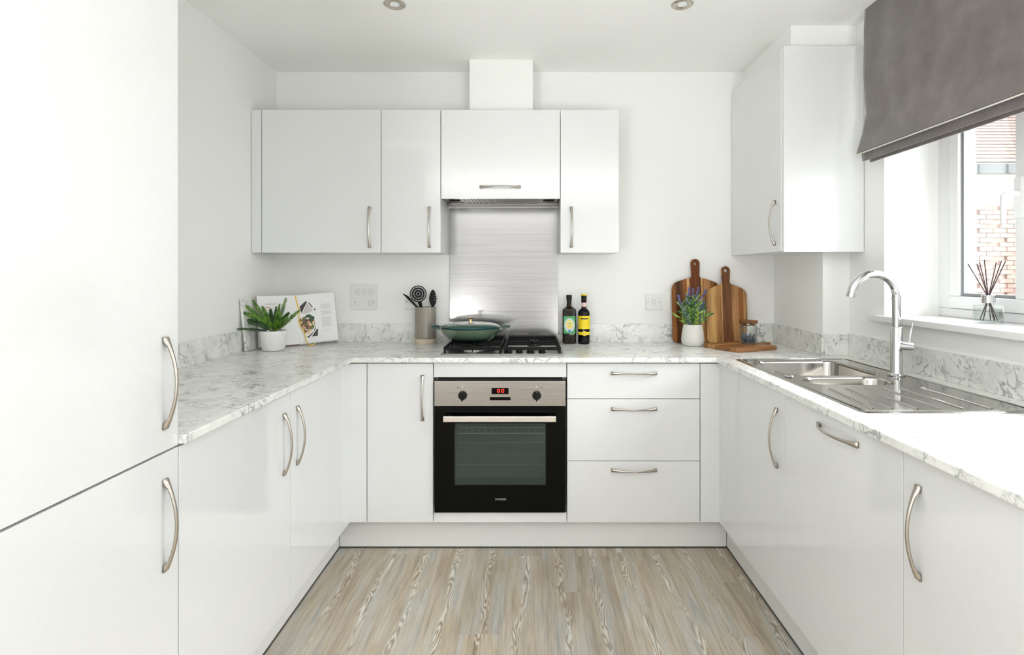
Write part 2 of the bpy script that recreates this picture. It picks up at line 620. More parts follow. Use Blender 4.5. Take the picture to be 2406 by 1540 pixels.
struct('ceiling', B((XL - 0.1, XR + 0.3, YF - 0.1, YB + 0.1, ZC, ZC + 0.1)), M['ceiling'])
struct('trim_1', B((1.334, XR, 2.574, YB, 0, ZC)), M['wall'], label='white pipe boxing in the corner under the tall wall cabinet')
struct('trim_2', B((-0.327, 0.002, 2.913, YB, UZ1 + 0.002, ZC)), M['wall'], 0.001, label='white boxed flue above the cooker hood cabinet')
struct('trim_3', B((1.16, 1.334, 2.515, YB, 2.272, ZC), (1.334, XR, 2.515, 2.574, 2.272, ZC)), M['wall'], 0.001, label='white soffit box above the tall corner wall cabinet')

# ------------------------------------------------------------------ bow handle, shared by every door


def make_handle_mesh():
    bm = bmesh.new()
    n = 28
    prev = None
    L = 0.103
    for i in range(n + 1):
        t = -1 + 2 * i / n
        out = 0.006 + 0.025 * (1 - t * t)
        w = (0.0066 + 0.0088 * t * t * t * t + 0.001 * t * t) / 2
        th = 0.0055
        inner = out - th if abs(t) < 0.84 else 0.0
        z = t * L
        ring = [bm.verts.new((-w, -out, z)), bm.verts.new((w, -out, z)), bm.verts.new((w, -inner, z)), bm.verts.new((-w, -inner, z))]
        if prev:
            for k in range(4):
                bm.faces.new([prev[k], prev[(k + 1) % 4], ring[(k + 1) % 4], ring[k]])
        else:
            bm.faces.new(list(reversed(ring)))
        prev = ring
    bm.faces.new(prev)
    bmesh.ops.recalc_face_normals(bm, faces=bm.faces[:])
    bmesh.ops.bevel(bm, geom=[e for e in bm.edges if e.calc_face_angle(0) > 0.9], offset=0.0008, segments=2, affect='EDGES')
    me = bpy.data.meshes.new('handle')
    bm.to_mesh(me)
    bm.free()
    me.materials.append(M['nickel'])
    for p in me.polygons:
        p.use_smooth = True
    return me


HM = make_handle_mesh()


def handle(parent, root, loc, side='back', horiz=False):
    o = bpy.data.objects.new('handle', HM)
    COL.objects.link(o)
    o.parent = parent
    o.location = Vector(loc) - Vector(root.location)
    rz = {'back': 0, 'left': PI / 2, 'right': -PI / 2}[side]
    m = Matrix.Rotation(rz, 4, 'Z')
    if horiz:
        m = m @ Matrix.Rotation(PI / 2, 4, 'Y')
    o.rotation_euler = m.to_euler()
    return o


def unit(name, label, x0, x1, y0, y1, z0, z1, open_side, group=None, cat='cabinet', gap=0.0015, top=True, legs=True):
    """panel-built carcase; open_side is the side that carries the door"""
    t = thing(name, label, cat, ((x0 + x1) / 2, (y0 + y1) / 2, z0), group=group)
    T = 0.016
    g_ = gap
    x0 += g_ if open_side == 'y' else 0
    x1 -= g_ if open_side == 'y' else 0
    y0 += g_ if open_side != 'y' else 0
    y1 -= g_ if open_side != 'y' else 0
    bx = []
    if open_side == 'y':
        bx += [(x0, x0 + T, y0, y1, z0, z1), (x1 - T, x1, y0, y1, z0, z1), (x0 + T, x1 - T, y1 - T, y1, z0 + T, z1 - T)]
        bx += [(x0 + T, x1 - T, y0, y1, z0, z0 + T)]
        if top:
            bx += [(x0 + T, x1 - T, y0, y1, z1 - T, z1)]
    else:
        xb = (x0, x0 + T) if open_side == '+x' else (x1 - T, x1)
        bx += [(x0, x1, y0, y0 + T, z0, z1), (x0, x1, y1 - T, y1, z0, z1), (xb[0], xb[1], y0 + T, y1 - T, z0 + T, z1 - T)]
        bx += [(x0, x1, y0 + T, y1 - T, z0, z0 + T)]
        if top:
            bx += [(x0, x1, y0 + T, y1 - T, z1 - T, z1)]
    obj('carcase', B(*bx), M['carcase'], t)
    if legs and z0 < 0.3:
        for px in (x0 + 0.11, x1 - 0.11):
            for py in (y0 + 0.11, y1 - 0.06):
                bm = bmesh.new()
                lathe(bm, [(0.028, 0.0), (0.028, 0.01), (0.017, 0.018), (0.017, z0 - 0.012), (0.03, z0 - 0.0005)], px, py, 14)
                obj('leg', bm, M['black'], t, smooth=True)
    return t


DT = 0.018   # door thickness
G = 0.0016   # half of the gap between doors

# ---- left run: tall housing, then two base units and a corner post
t = unit('tall_housing_cabinet', 'tall white gloss fridge housing filling the left foreground', XL + 0.004, FL - DT - 0.002, 0.700, 1.299, 0.15, 2.25, '+x', cat='cabinet')
for zz0, zz1, hz in ((DZ0, 0.8665, 0.707), (0.8715, 2.25, 1.024)):
    d = obj('door', B((FL - DT, FL, 0.700 + G, 1.299, zz0, zz1)), M['gloss'], t, bevel=0.001)
    handle(d, t, (FL, 1.250, hz), 'left')
t = unit('base_cabinet', 'white gloss base cabinet on the left beside the tall fridge housing', XL + 0.004, FL - DT - 0.002, 1.304, 1.904, 0.15, WB - 0.001, '+x', 'white base cabinets')
d = obj('door', B((FL - DT, FL, 1.304, 1.904 - G, DZ0, DZ1)), M['gloss'], t, bevel=0.001)
handle(d, t, (FL, 1.850, 0.705), 'left')
t = unit('base_cabinet', 'white gloss base cabinet on the left run nearest the back corner', XL + 0.004, FL - DT - 0.002, 1.904, 2.404, 0.15, WB - 0.001, '+x', 'white base cabinets')
d = obj('door', B((FL - DT, FL, 1.904 + G, 2.404, DZ0, DZ1)), M['gloss'], t, bevel=0.001)
handle(d, t, (FL, 1.955, 0.705), 'left')

# corner posts (L section)
o = obj('corner_post', B((FL - DT, FL, 2.4055, FY, DZ0, DZ1), (FL - DT, -0.7465, FY, FY + DT, DZ0, DZ1)), M['gloss'], bevel=0.001)
tag(o, 'white corner filler post where the left run meets the back run', 'corner post')
o = obj('corner_post', B((FR, FR + DT, 2.4715, FY, DZ0, DZ1), (0.7565, FR + DT, FY, FY + DT, DZ0, DZ1)), M['gloss'], bevel=0.001)
tag(o, 'white corner filler post between the drawers and the sink cabinet', 'corner post')

# ---- back run
t = unit('base_cabinet', 'narrow white base cabinet left of the oven', -0.745, -0.446, FY + DT + 0.002, YB - 0.05, 0.15, WB - 0.001, 'y', 'white base cabinets')
d = obj('door', B((-0.745 + G, -0.446 - G, FY, FY + DT, DZ0, DZ1)), M['gloss'], t, bevel=0.001)
handle(d, t, (-0.494, FY, 0.711), 'back')
t = unit('oven_housing_cabinet', 'white built-in housing around the oven with narrow filler rails', -0.446, 0.155, FY + DT + 0.045, YB - 0.05, 0.15, WB - 0.001, 'y')
obj('filler_rail', B((-0.446 + G, 0.155 - G, FY + 0.002, FY + DT, 0.803, DZ1 + 0.004)), M['gloss'], t, bevel=0.001)
obj('filler_rail', B((-0.446 + G, 0.155 - G, FY, FY + DT, DZ0, 0.194)), M['gloss'], t, bevel=0.001)
t = unit('drawer_cabinet', 'white base cabinet of three drawers right of the oven', 0.155, 0.755, FY + DT + 0.002, YB - 0.05, 0.15, WB - 0.001, 'y')
for z0, z1, hz in ((DZ0, 0.4245, 0.386), (0.4275, 0.7045, 0.661), (0.7075, DZ1, 0.822)):
    d = obj('drawer', B((0.155 + G, 0.755 - G, FY, FY + DT, z0, z1)), M['gloss'], t, bevel=0.001)
    handle(d, t, (0.4575, FY, hz), 'back', True)

# ---- right run
t = unit('sink_cabinet', 'white gloss base cabinet under the sink bowls', FR + DT + 0.002, XR - 0.05, 1.871, 2.471, 0.15, WB - 0.001, '-x', top=False)
d = obj('door', B((FR, FR + DT, 1.871 + G, 2.470, DZ0, DZ1)), M['gloss'], t, bevel=0.001)
handle(d, t, (FR, 1.925, 0.705), 'right')
t = unit('dishwasher', 'integrated appliance with white door and sideways handle beside the sink cabinet', FR + DT + 0.002, XR - 0.05, 1.271, 1.871, 0.15, WB - 0.006, '-x', cat='dishwasher')
d = obj('door', B((FR, FR + DT, 1.271 + G, 1.871 - G, DZ0, DZ1)), M['gloss'], t, bevel=0.001)
handle(d, t, (FR, 1.545, 0.826), 'right', True)
t = unit('base_cabinet', 'white gloss base cabinet in the right foreground with upright handle', FR + DT + 0.002, XR - 0.05, 0.671, 1.271, 0.15, WB - 0.001, '-x', 'white base cabinets')
d = obj('door', B((FR, FR + DT, 0.671, 1.271 - G, DZ0, DZ1)), M['gloss'], t, bevel=0.001)
handle(d, t, (FR, 1.216, 0.706), 'right')

# ---- plinths, each with its dark floor seal
for nm, lab, bx in (
        ('plinth', 'white plinth board under the back run and oven', (-0.894, 0.897, 2.593, 2.608, 0.006, 0.149)),
        ('plinth', 'white plinth board along the left run of cabinets', (-0.909, -0.894, 0.70, 2.59, 0.006, 0.149)),
        ('plinth', 'white plinth board along the right run under the sink', (0.900, 0.915, 0.671, 2.608, 0.006, 0.149))):
    t = thing(nm, lab, 'plinth', ((bx[0] + bx[1]) / 2, (bx[2] + bx[3]) / 2, 0), group='white plinth boards')
    obj('board', B(bx), M['plinth'], t, bevel=0.001)
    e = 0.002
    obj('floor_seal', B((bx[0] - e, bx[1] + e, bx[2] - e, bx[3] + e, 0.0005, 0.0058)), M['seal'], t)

# ------------------------------------------------------------------ worktops and upstands
OL, OR_, OY = -0.806, 0.822, 2.499    # overhanging front edges
bm = bmesh.new()
prism(bm, [(XL + 0.001, 1.302), (OL, 1.302), (OL, OY - 0.0006), (XL + 0.001, OY - 0.0006)], WB, WT)
tag(obj('worktop', bm, M['marble'], bevel=0.003, segs=3), 'pale marble-effect worktop along the left run', 'worktop')
bm = bmesh.new()
prism(bm, [(XL + 0.001, OY), (XR - 0.001, OY), (XR - 0.001, 2.573), (1.333, 2.573), (1.333, YB - 0.001), (XL + 0.001, YB - 0.001)], WB, WT)
tag(obj('worktop', bm, M['marble'], bevel=0.003, segs=3), 'pale marble-effect worktop across the back under the hob', 'worktop')
# right worktop with the cut-out for the sink
SX0, SX1, SY0, SY1 = 0.886, 1.376, 1.502, 2.456
bm = bmesh.new()
ring_prism(bm, [(OR_, 0.66), (XR - 0.001, 0.66), (XR - 0.001, OY - 0.0006), (OR_, OY - 0.0006)],
           [(SX0 + 0.012, SY0 + 0.012), (SX1 - 0.012, SY0 + 0.012), (SX1 - 0.012, SY1 - 0.012), (SX0 + 0.012, SY1 - 0.012)], WB, WT)
tag(obj('worktop', bm, M['marble'], bevel=0.003, segs=3), 'pale marble-effect worktop holding the sink under the window', 'worktop')

UT = WT + 0.101
for lab, bx in (
        ('marble-effect upstand along the left wall above the worktop', (XL, XL + 0.012, 1.302, YB - 0.0125, WT, UT)),
        ('marble-effect upstand on the back wall left of the steel splashback', (XL, -0.4575, YB - 0.012, YB, WT, UT)),
        ('marble-effect upstand on the back wall behind bottles and chopping boards', (0.1425, 1.322, YB - 0.012, YB, WT, UT)),
        ('marble-effect upstand on the corner pipe boxing behind the glass jar', (1.322, 1.334, 2.562, YB, WT, UT)),
        ('short marble-effect upstand on the front face of the corner pipe boxing', (1.3345, XR - 0.0125, 2.562, 2.574, WT, UT)),
        ('marble-effect upstand along the window wall behind the sink tap', (XR - 0.012, XR, 0.66, 2.5735, WT, UT))):
    b0 = (bx[0] + 0.0002, bx[1] - 0.0002, bx[2], bx[3], bx[4] + 0.0002, bx[5])
    tag(obj('upstand', B(b0), M['marble'], bevel=0.0008), lab, 'upstand', 'marble-effect upstands')

o = obj('splashback', B((-0.457, 0.142, YB - 0.006, YB - 0.0003, WT + 0.0002, 1.63)), M['splash'], bevel=0.0008)
tag(o, 'brushed steel splashback sheet behind the hob', 'splashback')

# ------------------------------------------------------------------ wall units
t = unit('wall_cabinet', 'wide white wall cabinet above the recipe book', -1.36, -0.76, UY + DT + 0.002, YB - 0.002, UZ0, UZ1, 'y', 'white wall cabinets')
obj('filler_panel', B((XL + 0.003, -1.3625, UY + 0.001, UY + DT, UZ0, UZ1)), M['gloss'], t, bevel=0.001)
d = obj('door', B((-1.36 + G, -0.76 - G, UY, UY + DT, UZ0, UZ1)), M['gloss'], t, bevel=0.001)
handle(d, t, (-0.817, UY, 1.504), 'back')
t = unit('wall_cabinet', 'narrow white wall cabinet left of the cooker hood', -0.76, -0.46, UY + DT + 0.002, YB - 0.002, UZ0, UZ1, 'y', 'white wall cabinets')
d = obj('door', B((-0.76 + G, -0.46 - G, UY, UY + DT, UZ0, UZ1)), M['gloss'], t, bevel=0.001)
handle(d, t, (-0.517, UY, 1.504), 'back')
t = unit('hood_cabinet', 'white bridging cabinet over the cooker hood with sideways handle', -0.46, 0.14, UY + DT + 0.002, YB - 0.002, 1.70, UZ1, 'y')
d = obj('door', B((-0.46 + G, 0.14 - G, UY, UY + DT, 1.647, UZ1)), M['gloss'], t, bevel=0.001)
handle(d, t, (-0.162, UY, 1.705), 'back', True)
t = unit('wall_cabinet', 'narrow white wall cabinet right of the cooker hood', 0.14, 0.437, UY + DT + 0.002, YB - 0.002, UZ0, UZ1, 'y', 'white wall cabinets')
d = obj('door', B((0.14 + G, 0.434, UY, UY + DT, UZ0, UZ1)), M['gloss'], t, bevel=0.001)
handle(d, t, (0.195, UY, 1.504), 'back')

# cooker hood under its cabinet
t = thing('cooker_hood', 'slim built-in metal cooker hood under the bridging cabinet', 'cooker hood', (-0.16, 2.95, 1.641))
M['hoodsteel'] = brushed_mat('dull_hood_steel', (0.17, 0.165, 0.155), 0.35, 'X')
obj('body', B((-0.455, 0.135, UY + DT + 0.003, YB - 0.004, 1.655, 1.697)), M['hoodsteel'], t, bevel=0.002)
bm = bmesh.new()
box(bm, -0.36, 0.04, 2.85, 3.02, 1.6505, 1.6545)
for i in range(22):
    x = -0.355 + i * 0.018
    box(bm, x, x + 0.007, 2.855, 3.015, 1.6475, 1.6503)
obj('grease_filter', bm, M['hoodsteel'], t)
for x in (-0.405, 0.085):
    bm = bmesh.new()
    lathe(bm, [(0.03, 1.6542), (0.03, 1.650), (0.021, 1.646)], x, 2.92, 20)
    obj('lamp', bm, M['black'], t, smooth=True)
obj('rear_lip', B((-0.455, 0.135, 3.03, 3.075, 1.640, 1.6545)), M['steel'], t, bevel=0.001)

# tall corner wall cabinet beside the window
t = unit('wall_cabinet', 'tall white wall cabinet in the right corner beside the window blind', 1.12, 1.332, 2.478, YB - 0.002, 1.372, 2.266, '-x', 'white wall cabinets')
d = obj('door', B((1.099, 1.117, 2.477, YB - 0.006, 1.370, 2.268)), M['gloss'], t, bevel=0.001)
handle(d, t, (1.099, 2.537, 1.500), 'right')
obj('end_panel', B((1.103, XR - 0.003, 2.457, 2.475, 1.366, 2.2705)), M['gloss'], t, bevel=0.001)

# ------------------------------------------------------------------ downlights
for lab, x in (('left recessed nickel downlight in the ceiling above the hob side', -0.570), ('right recessed nickel downlight in the ceiling toward the window', 0.620)):
    t = thing('downlight', lab, 'downlight', (x, 2.317, ZC), group='recessed ceiling downlights')
    bm = bmesh.new()
    lathe(bm, [(0.030, 0.0), (0.044, 0.0), (0.044, -0.003), (0.040, -0.006), (0.026, -0.003), (0.021, -0.001)], 0, 0, 40, False, False)
    obj('bezel', bm, M['nickel'], t, local=True, smooth=True)
    bm = bmesh.new()
    lathe(bm, [(0.020, -0.0005), (0.019, -0.003), (0.012, -0.0045)], 0, 0, 32)
    obj('lens', bm, plain('frosted_lens', (0.85, 0.86, 0.86), 0.2), t, local=True, smooth=True)

# ------------------------------------------------------------------ switches and sockets


def plate(name, label, x, z, w, h, kind, group=None):
    y = YB
    t = thing(name, label, 'socket' if kind != 'grid' else 'switch', (x, y, z), group=group)
    bm = bmesh.new()
    prism(bm, rrect(0, 0, w, h, 0.006), 0, 0.008, Matrix.Rotation(PI / 2, 4, 'X'))
    obj('faceplate', bm, M['plate'], t, local=True, bevel=0.0015)
    if kind == 'grid':
        for cx, cz in ((-0.036, 0.028), (0.0, 0.028), (0.036, 0.028), (0.036, -0.031)):
            bm = bmesh.new()
            prism(bm, rrect(cx, -cz * -1, 0.022, 0.034, 0.003), 0.0085, 0.0125, Matrix.Rotation(PI / 2, 4, 'X'))
            obj('rocker', bm, M['rocker'], t, local=True, bevel=0.001)
        for cx, cz in ((-0.049, 0.028), (0.052, 0.028), (-0.049, -0.031), (0.052, -0.031)):
            bm = bmesh.new()
            prism(bm, rrect(cx, cz, 0.006, 0.006, 0.0029), 0.0085, 0.0095, Matrix.Rotation(PI / 2, 4, 'X'))
            obj('screw', bm, M['gasket'], t, local=True)
    elif kind == 'fused':
        bm = bmesh.new()
        prism(bm, rrect(0, 0, 0.026, 0.030, 0.003), 0.0085, 0.012, Matrix.Rotation(PI / 2, 4, 'X'))
        obj('rocker', bm, M['rocker'], t, local=True, bevel=0.001)
        for sx in (-1, 1):
            bm = bmesh.new()
            prism(bm, rrect(sx * w * 0.36, 0, 0.006, 0.006, 0.0029), 0.0085, 0.0095, Matrix.Rotation(PI / 2, 4, 'X'))
            obj('screw', bm, M['gasket'], t, local=True)
    return t


plate('switch_panel', 'large square grid switch plate on the back wall above the upstand', -0.927, 1.1435, 0.147, 0.143, 'grid')
plate('wall_socket', 'small white wall plate right of the bottles, fully visible', 0.668, 1.115, 0.086, 0.086, 'fused')
plate('wall_socket', 'white wall plate half hidden behind the larger chopping board', 0.800, 1.115, 0.086, 0.086, 'fused')
plate('wall_socket', 'white wall plate half hidden behind the utensil pot', -0.662, 1.115, 0.086, 0.086, 'fused')

# ------------------------------------------------------------------ window
wroot = bpy.data.objects.new('window_1', None)
COL.objects.link(wroot)
wroot.location = (1.70, 1.72, 1.096)
wroot['kind'] = 'structure'
FX0, FX1 = 1.681, 1.751
FZ0 = 1.0965
mull0, mull1 = 1.842, 1.890


def frame_boxes(y0, y1, z0, z1, wd, x0, x1):
    return [(x0, x1, y0, y1, z0, z0 + wd), (x0, x1, y0, y1, z1 - wd, z1), (x0, x1, y0, y0 + wd, z0 + wd, z1 - wd), (x0, x1, y1 - wd, y1, z0 + wd, z1 - wd)]


bxs = [(FX0, FX1, WY0, WY1, FZ0, FZ0 + 0.034), (FX0, FX1, WY0, WY1, WZ1 - 0.06, WZ1), (FX0, FX1, WY1 - 0.069, WY1, FZ0 + 0.034, WZ1 - 0.06),
       (FX0, FX1, WY0, WY0 + 0.069, FZ0 + 0.034, WZ1 - 0.06), (FX0, FX1, mull0, mull1, FZ0 + 0.034, WZ1 - 0.06)]
obj('frame', B(*bxs), M['upvc'], wroot, bevel=0.003)
for y0, y1 in ((mull1 + 0.002, WY1 - 0.071), (WY0 + 0.071, mull0 - 0.002)):
    s = obj('sash', B(*frame_boxes(y0, y1, FZ0 + 0.036, WZ1 - 0.062, 0.048 if y0 > 1.8 else 0.06, FX0 - 0.010, FX1 - 0.01)), M['upvc'], wroot, bevel=0.004)
    wdt = 0.048 if y0 > 1.8 else 0.06
    obj('glazing_seal', B(*frame_boxes(y0 + wdt + 0.0005, y1 - wdt - 0.0005, FZ0 + 0.036 + wdt + 0.0005, WZ1 - 0.062 - wdt - 0.0005, 0.012, FX0 + 0.004, FX0 + 0.04)), M['gasket'], s)
    obj('pane', B((FX0 + 0.020, FX0 + 0.024, y0 + wdt + 0.013, y1 - wdt - 0.013, FZ0 + 0.036 + wdt + 0.013, WZ1 - 0.062 - wdt - 0.013)), M['glass'], s)
    if y0 > 1.8:
        bm = bmesh.new()
        yh = y0 + 0.024
        box(bm, FX0 - 0.022, FX0 - 0.0105, yh - 0.014, yh + 0.014, 1.46, 1.60)
        tube(bm, [(FX0 - 0.022, yh, 1.545), (FX0 - 0.055, yh, 1.545), (FX0 - 0.068, yh, 1.535), (FX0 - 0.070, yh, 1.51), (FX0 - 0.070, yh, 1.43)], [0.012, 0.012, 0.011, 0.010, 0.008], 12)
        obj('handle', bm, M['upvc'], s, smooth=True)
obj('sill', B((1.430, 1.4565, WY0 - 0.07, 2.388, 1.0715, 1.096), (1.4565, FX0 + 0.02, WY0 + 0.001, WY1 - 0.001, 1.0715, 1.096)), plain('white_gloss_sill', (0.84, 0.84, 0.84), 0.25), wroot, bevel=0.003)

# ------------------------------------------------------------------ roman blind
t = thing('roman_blind', 'taupe velvet roman blind half lowered over the window', 'blind', (1.41, 1.7, 1.73))
BY0, BY1 = 1.02, 2.362


def sheet(prof, ny, amp, y0=BY0, y1=BY1, thick=0.003, seed=0.0):
    """prof = list of (x, z) down the sheet; wrinkles grow with the distance from the flat top"""
    bm = bmesh.new()
    rows = []
    for (x, z, a) in prof:
        row = []
        for j in range(ny + 1):
            y = y0 + (y1 - y0) * j / ny
            p = Vector((y * 2.2 + seed, z * 3.0, 0.3))
            w = mnoise.noise(p) * 0.010 + mnoise.noise(p * 3.1) * 0.004
            # small pinches where the cords pull the cloth
            for (cy, cz) in ((1.94, 2.02), (1.45, 2.03), (2.20, 1.93), (1.72, 1.93)):
                d2 = ((y - cy) / 0.035) ** 2 + ((z - cz) / 0.05) ** 2
                w += 0.006 * math.exp(-d2)
            row.append(bm.verts.new((x + a * amp * w, y, z)))
        rows.append(row)
    for a, b in zip(rows[:-1], rows[1:]):
        for j in range(ny):
            bm.faces.new([a[j], a[j + 1], b[j + 1], b[j]])
    for f in bm.faces:
        f.smooth = True
    return bm


def lerp_prof(keys, n):
    out = []
    for i in range(n + 1):
        t_ = i / n * (len(keys) - 1)
        k = min(int(t_), len(keys) - 2)
        u = t_ - k
        u = u * u * (3 - 2 * u)
        out.append(tuple(keys[k][c] * (1 - u) + keys[k + 1][c] * u for c in range(3)))
    return out


front = lerp_prof([(1.402, 2.384, 0.0), (1.398, 2.25, 0.8), (1.394, 2.10, 1.0), (1.406, 1.95, 1.0), (1.393, 1.86, 0.7), (1.366, 1.776, 0.15)], 60)
o = obj('fabric_panel', sheet(front, 110, 1.0), M['fabric'], t)
sm = o.modifiers.new('thick', 'SOLIDIFY')
sm.thickness = 0.0035
sm.offset = 1
o = obj('hem_piping', B((1.3655, 1.3715, BY0, BY1 + 0.001, 1.7690, 1.7740)), M['lining'], t, bevel=0.002, label='pale piping along the lowest fold')
for k, (xa, xb, za, zb) in enumerate(((1.378, 1.400, 1.800, 1.742), (1.402, 1.420, 1.790, 1.735))):
    pr = lerp_prof([(xb + 0.004, za, 0), (xa + 0.006, (za + zb) / 2 + 0.01, 0.3), (xa + 0.010, zb, 0.05)], 10)
    o = obj('fold', sheet(pr, 60, 0.5, BY0, BY1 - 0.006 - 0.012 * k, seed=3.0 + k), M['fabric'], t)
    sm = o.modifiers.new('thick', 'SOLIDIFY')
    sm.thickness = 0.006
obj('headrail', B((1.405, 1.455, BY0 + 0.004, BY1 - 0.004, 2.35, 2.384)), M['upvc'], t)

# ------------------------------------------------------------------ oven
t = thing('oven', 'built-in oven with steel control panel and black glass door', 'oven', (-0.145, 2.6, 0.20))
OX0, OX1, OF = -0.440, 0.149, 2.509
obj('body', B((-0.427, 0.136, FY + DT + 0.003, FY + DT + 0.04, 0.20, 0.80)), M['black'], t)
obj('vent_strip', B((-0.425, 0.134, OF + 0.004, FY + DT + 0.002, 0.789, 0.7985)), M['black'], t)
pnl = obj('control_panel', B((OX0, OX1, OF, FY + DT + 0.002, 0.6755, 0.7885)), M['steel'], t, bevel=0.002)
for kx in (-0.3125, 0.019):
    bm = bmesh.new()
    mt = Matrix.Translation((kx, OF, 0.7245)) @ Matrix.Rotation(PI / 2, 4, 'X')
    circ = [(0.0195 * math.cos(2 * PI * i / 28), 0.0195 * math.sin(2 * PI * i / 28)) for i in range(28)]
    prism(bm, circ, 0.0003, 0.008, mt)
    prism(bm, [(x * 0.82, y * 0.82) for x, y in circ], 0.008, 0.024, mt)
    box(bm, kx - 0.0035, kx + 0.0035, OF - 0.029, OF - 0.008, 0.7035, 0.7425)
    obj('knob', bm, M['black'], t, bevel=0.0008)
    bm = bmesh.new()
    for a in (35, 65, 95, 130, 165, 200, 235, 270, 305):
        a = math.radians(a)
        dx, dz = 0.031 * math.sin(a), 0.031 * math.cos(a)
        box(bm, kx + dx - 0.0018, kx + dx + 0.0018, OF - 0.0006, OF + 0.001, 0.7245 + dz - 0.0022, 0.7245 + dz + 0.0022)
    box(bm, kx - 0.0035, kx + 0.0035, OF - 0.0006, OF + 0.001, 0.7575, 0.767)
    obj('dial_marks', bm, M['ink'], t)
    lx = kx + (-0.0225 if kx < -0.1 else 0.0225)
    bm = bmesh.new()
    prism(bm, [(0.0028 * math.cos(2 * PI * i / 12), 0.0028 * math.sin(2 * PI * i / 12)) for i in range(12)], 0.0003, 0.002, Matrix.Translation((lx, OF, 0.759)) @ Matrix.Rotation(PI / 2, 4, 'X'))
    obj('indicator_lamp', bm, M['cover'], t)
ds = obj('display', B((-0.183, -0.107, OF - 0.0012, OF + 0.001, 0.7302, 0.7572)), M['black_gloss'], t)
bm = bmesh.new()
for cx in (-0.1515, -0.1330):
    w, h, s = 0.0046, 0.0064, 0.0016
    zc = 0.7455
    for (a, b_, c, d_) in ((-w, w, h - s, h + s), (-w, w, -h - s, -h + s), (-w - s, -w + s, -h, h), (w - s, w + s, -h, h)):
        box(bm, cx + a, cx + b_, OF - 0.0022, OF - 0.0013, zc + c, zc + d_)
obj('digit', bm, emit_mat('red_led_segments', (1.0, 0.02, 0.01), 3.0), ds, label='glowing red clock digits')
obj('button_strip', B((-0.191, -0.098, OF - 0.0012, OF + 0.001, 0.7030, 0.7165)), M['black_gloss'], t)
# door: black frame with a window, racks behind it
DZa, DZb = 0.199, 0.6725
wx0, wx1, wz0, wz1 = -0.349, 0.061, 0.322, 0.600
dr = obj('door', B((OX0 + 0.001, OX1 - 0.001, OF, FY + 0.004, DZa, wz0), (OX0 + 0.001, OX1 - 0.001, OF, FY + 0.004, wz1, DZb),
                   (OX0 + 0.001, wx0, OF, FY + 0.004, wz0, wz1), (wx1, OX1 - 0.001, OF, FY + 0.004, wz0, wz1),
                   (OX0 + 0.006, OX1 - 0.006, FY + 0.0145, FY + DT + 0.002, DZa + 0.004, DZb - 0.004)), M['black_gloss'], t)
obj('cavity_back', B((wx0 + 0.002, wx1 - 0.002, FY + 0.0115, FY + 0.014, wz0 + 0.026, wz1 - 0.002)), plain('green_grey_enamel', (0.16, 0.20, 0.185), 0.5), t)
m_, nt_, b_ = new_mat('reflection_tinted_oven_glass')
b_.inputs['Base Color'].default_value = (0.050, 0.068, 0.060, 1)  # grey-green of the reflected room painted into the pane colour
b_.inputs['Roughness'].default_value = 0.12
b_.inputs['Specular IOR Level'].default_value = 0.3
b_.inputs['Alpha'].default_value = 0.50
M['oven_glass'] = m_
obj('glass_pane', B((wx0 + 0.0005, wx1 - 0.0005, OF + 0.0012, OF + 0.004, wz0 + 0.0005, wz1 - 0.0005)), M['oven_glass'], dr)
bm = bmesh.new()
for z, r in ((0.578, 0.0018), (0.552, 0.0030), (0.510, 0.0010), (0.455, 0.0008), (0.41, 0.0010)):
    tube(bm, [(wx0 + 0.012, OF + 0.0095, z), (wx1 - 0.006, OF + 0.0095, z)], r, 8)
for i in range(14):
    x = wx0 + 0.025 + i * 0.028
    tube(bm, [(x, OF + 0.0095, 0.552), (x, OF + 0.0095, 0.578)], 0.0010, 6)
obj('rack', bm, plain('pale_rack_wire', (0.75, 0.74, 0.70), 0.4), t)
bm = bmesh.new()
box(bm, -0.394, 0.104, OF - 0.044, OF - 0.030, 0.6155, 0.6405)
hd = obj('door_handle', bm, plain('satin_oven_handle', (0.80, 0.75, 0.69), 0.30, 1.0), dr, bevel=0.002)
for x in (-0.372, 0.082):
    obj('handle_bracket', B((x - 0.010, x + 0.010, OF - 0.030, OF - 0.0002, 0.619, 0.637)), M['black'], t)
fc = bpy.data.curves.new('badge', 'FONT')
fc.body = 'ZANUSSI'
fc.size = 0.0125
fc.align_x = 'CENTER'
fc.extrude = 0.0002
fo = bpy.data.objects.new('badge', fc)
COL.objects.link(fo)
bpy.context.view_layer.update()
me = bpy.data.meshes.new_from_object(fo.evaluated_get(bpy.context.evaluated_depsgraph_get()))
bpy.data.objects.remove(fo)
me.materials.clear()
me.materials.append(plain('silver_lettering', (0.55, 0.55, 0.53), 0.4, 0.6))
bo = bpy.data.objects.new('badge', me)
COL.objects.link(bo)
bo.parent = dr
bo.rotation_euler = (PI / 2, 0, 0)
bo.location = Vector((-0.1425, OF - 0.0006, 0.255)) - Vector(t.location)
bo['label'] = 'small silver lettering on the oven door'

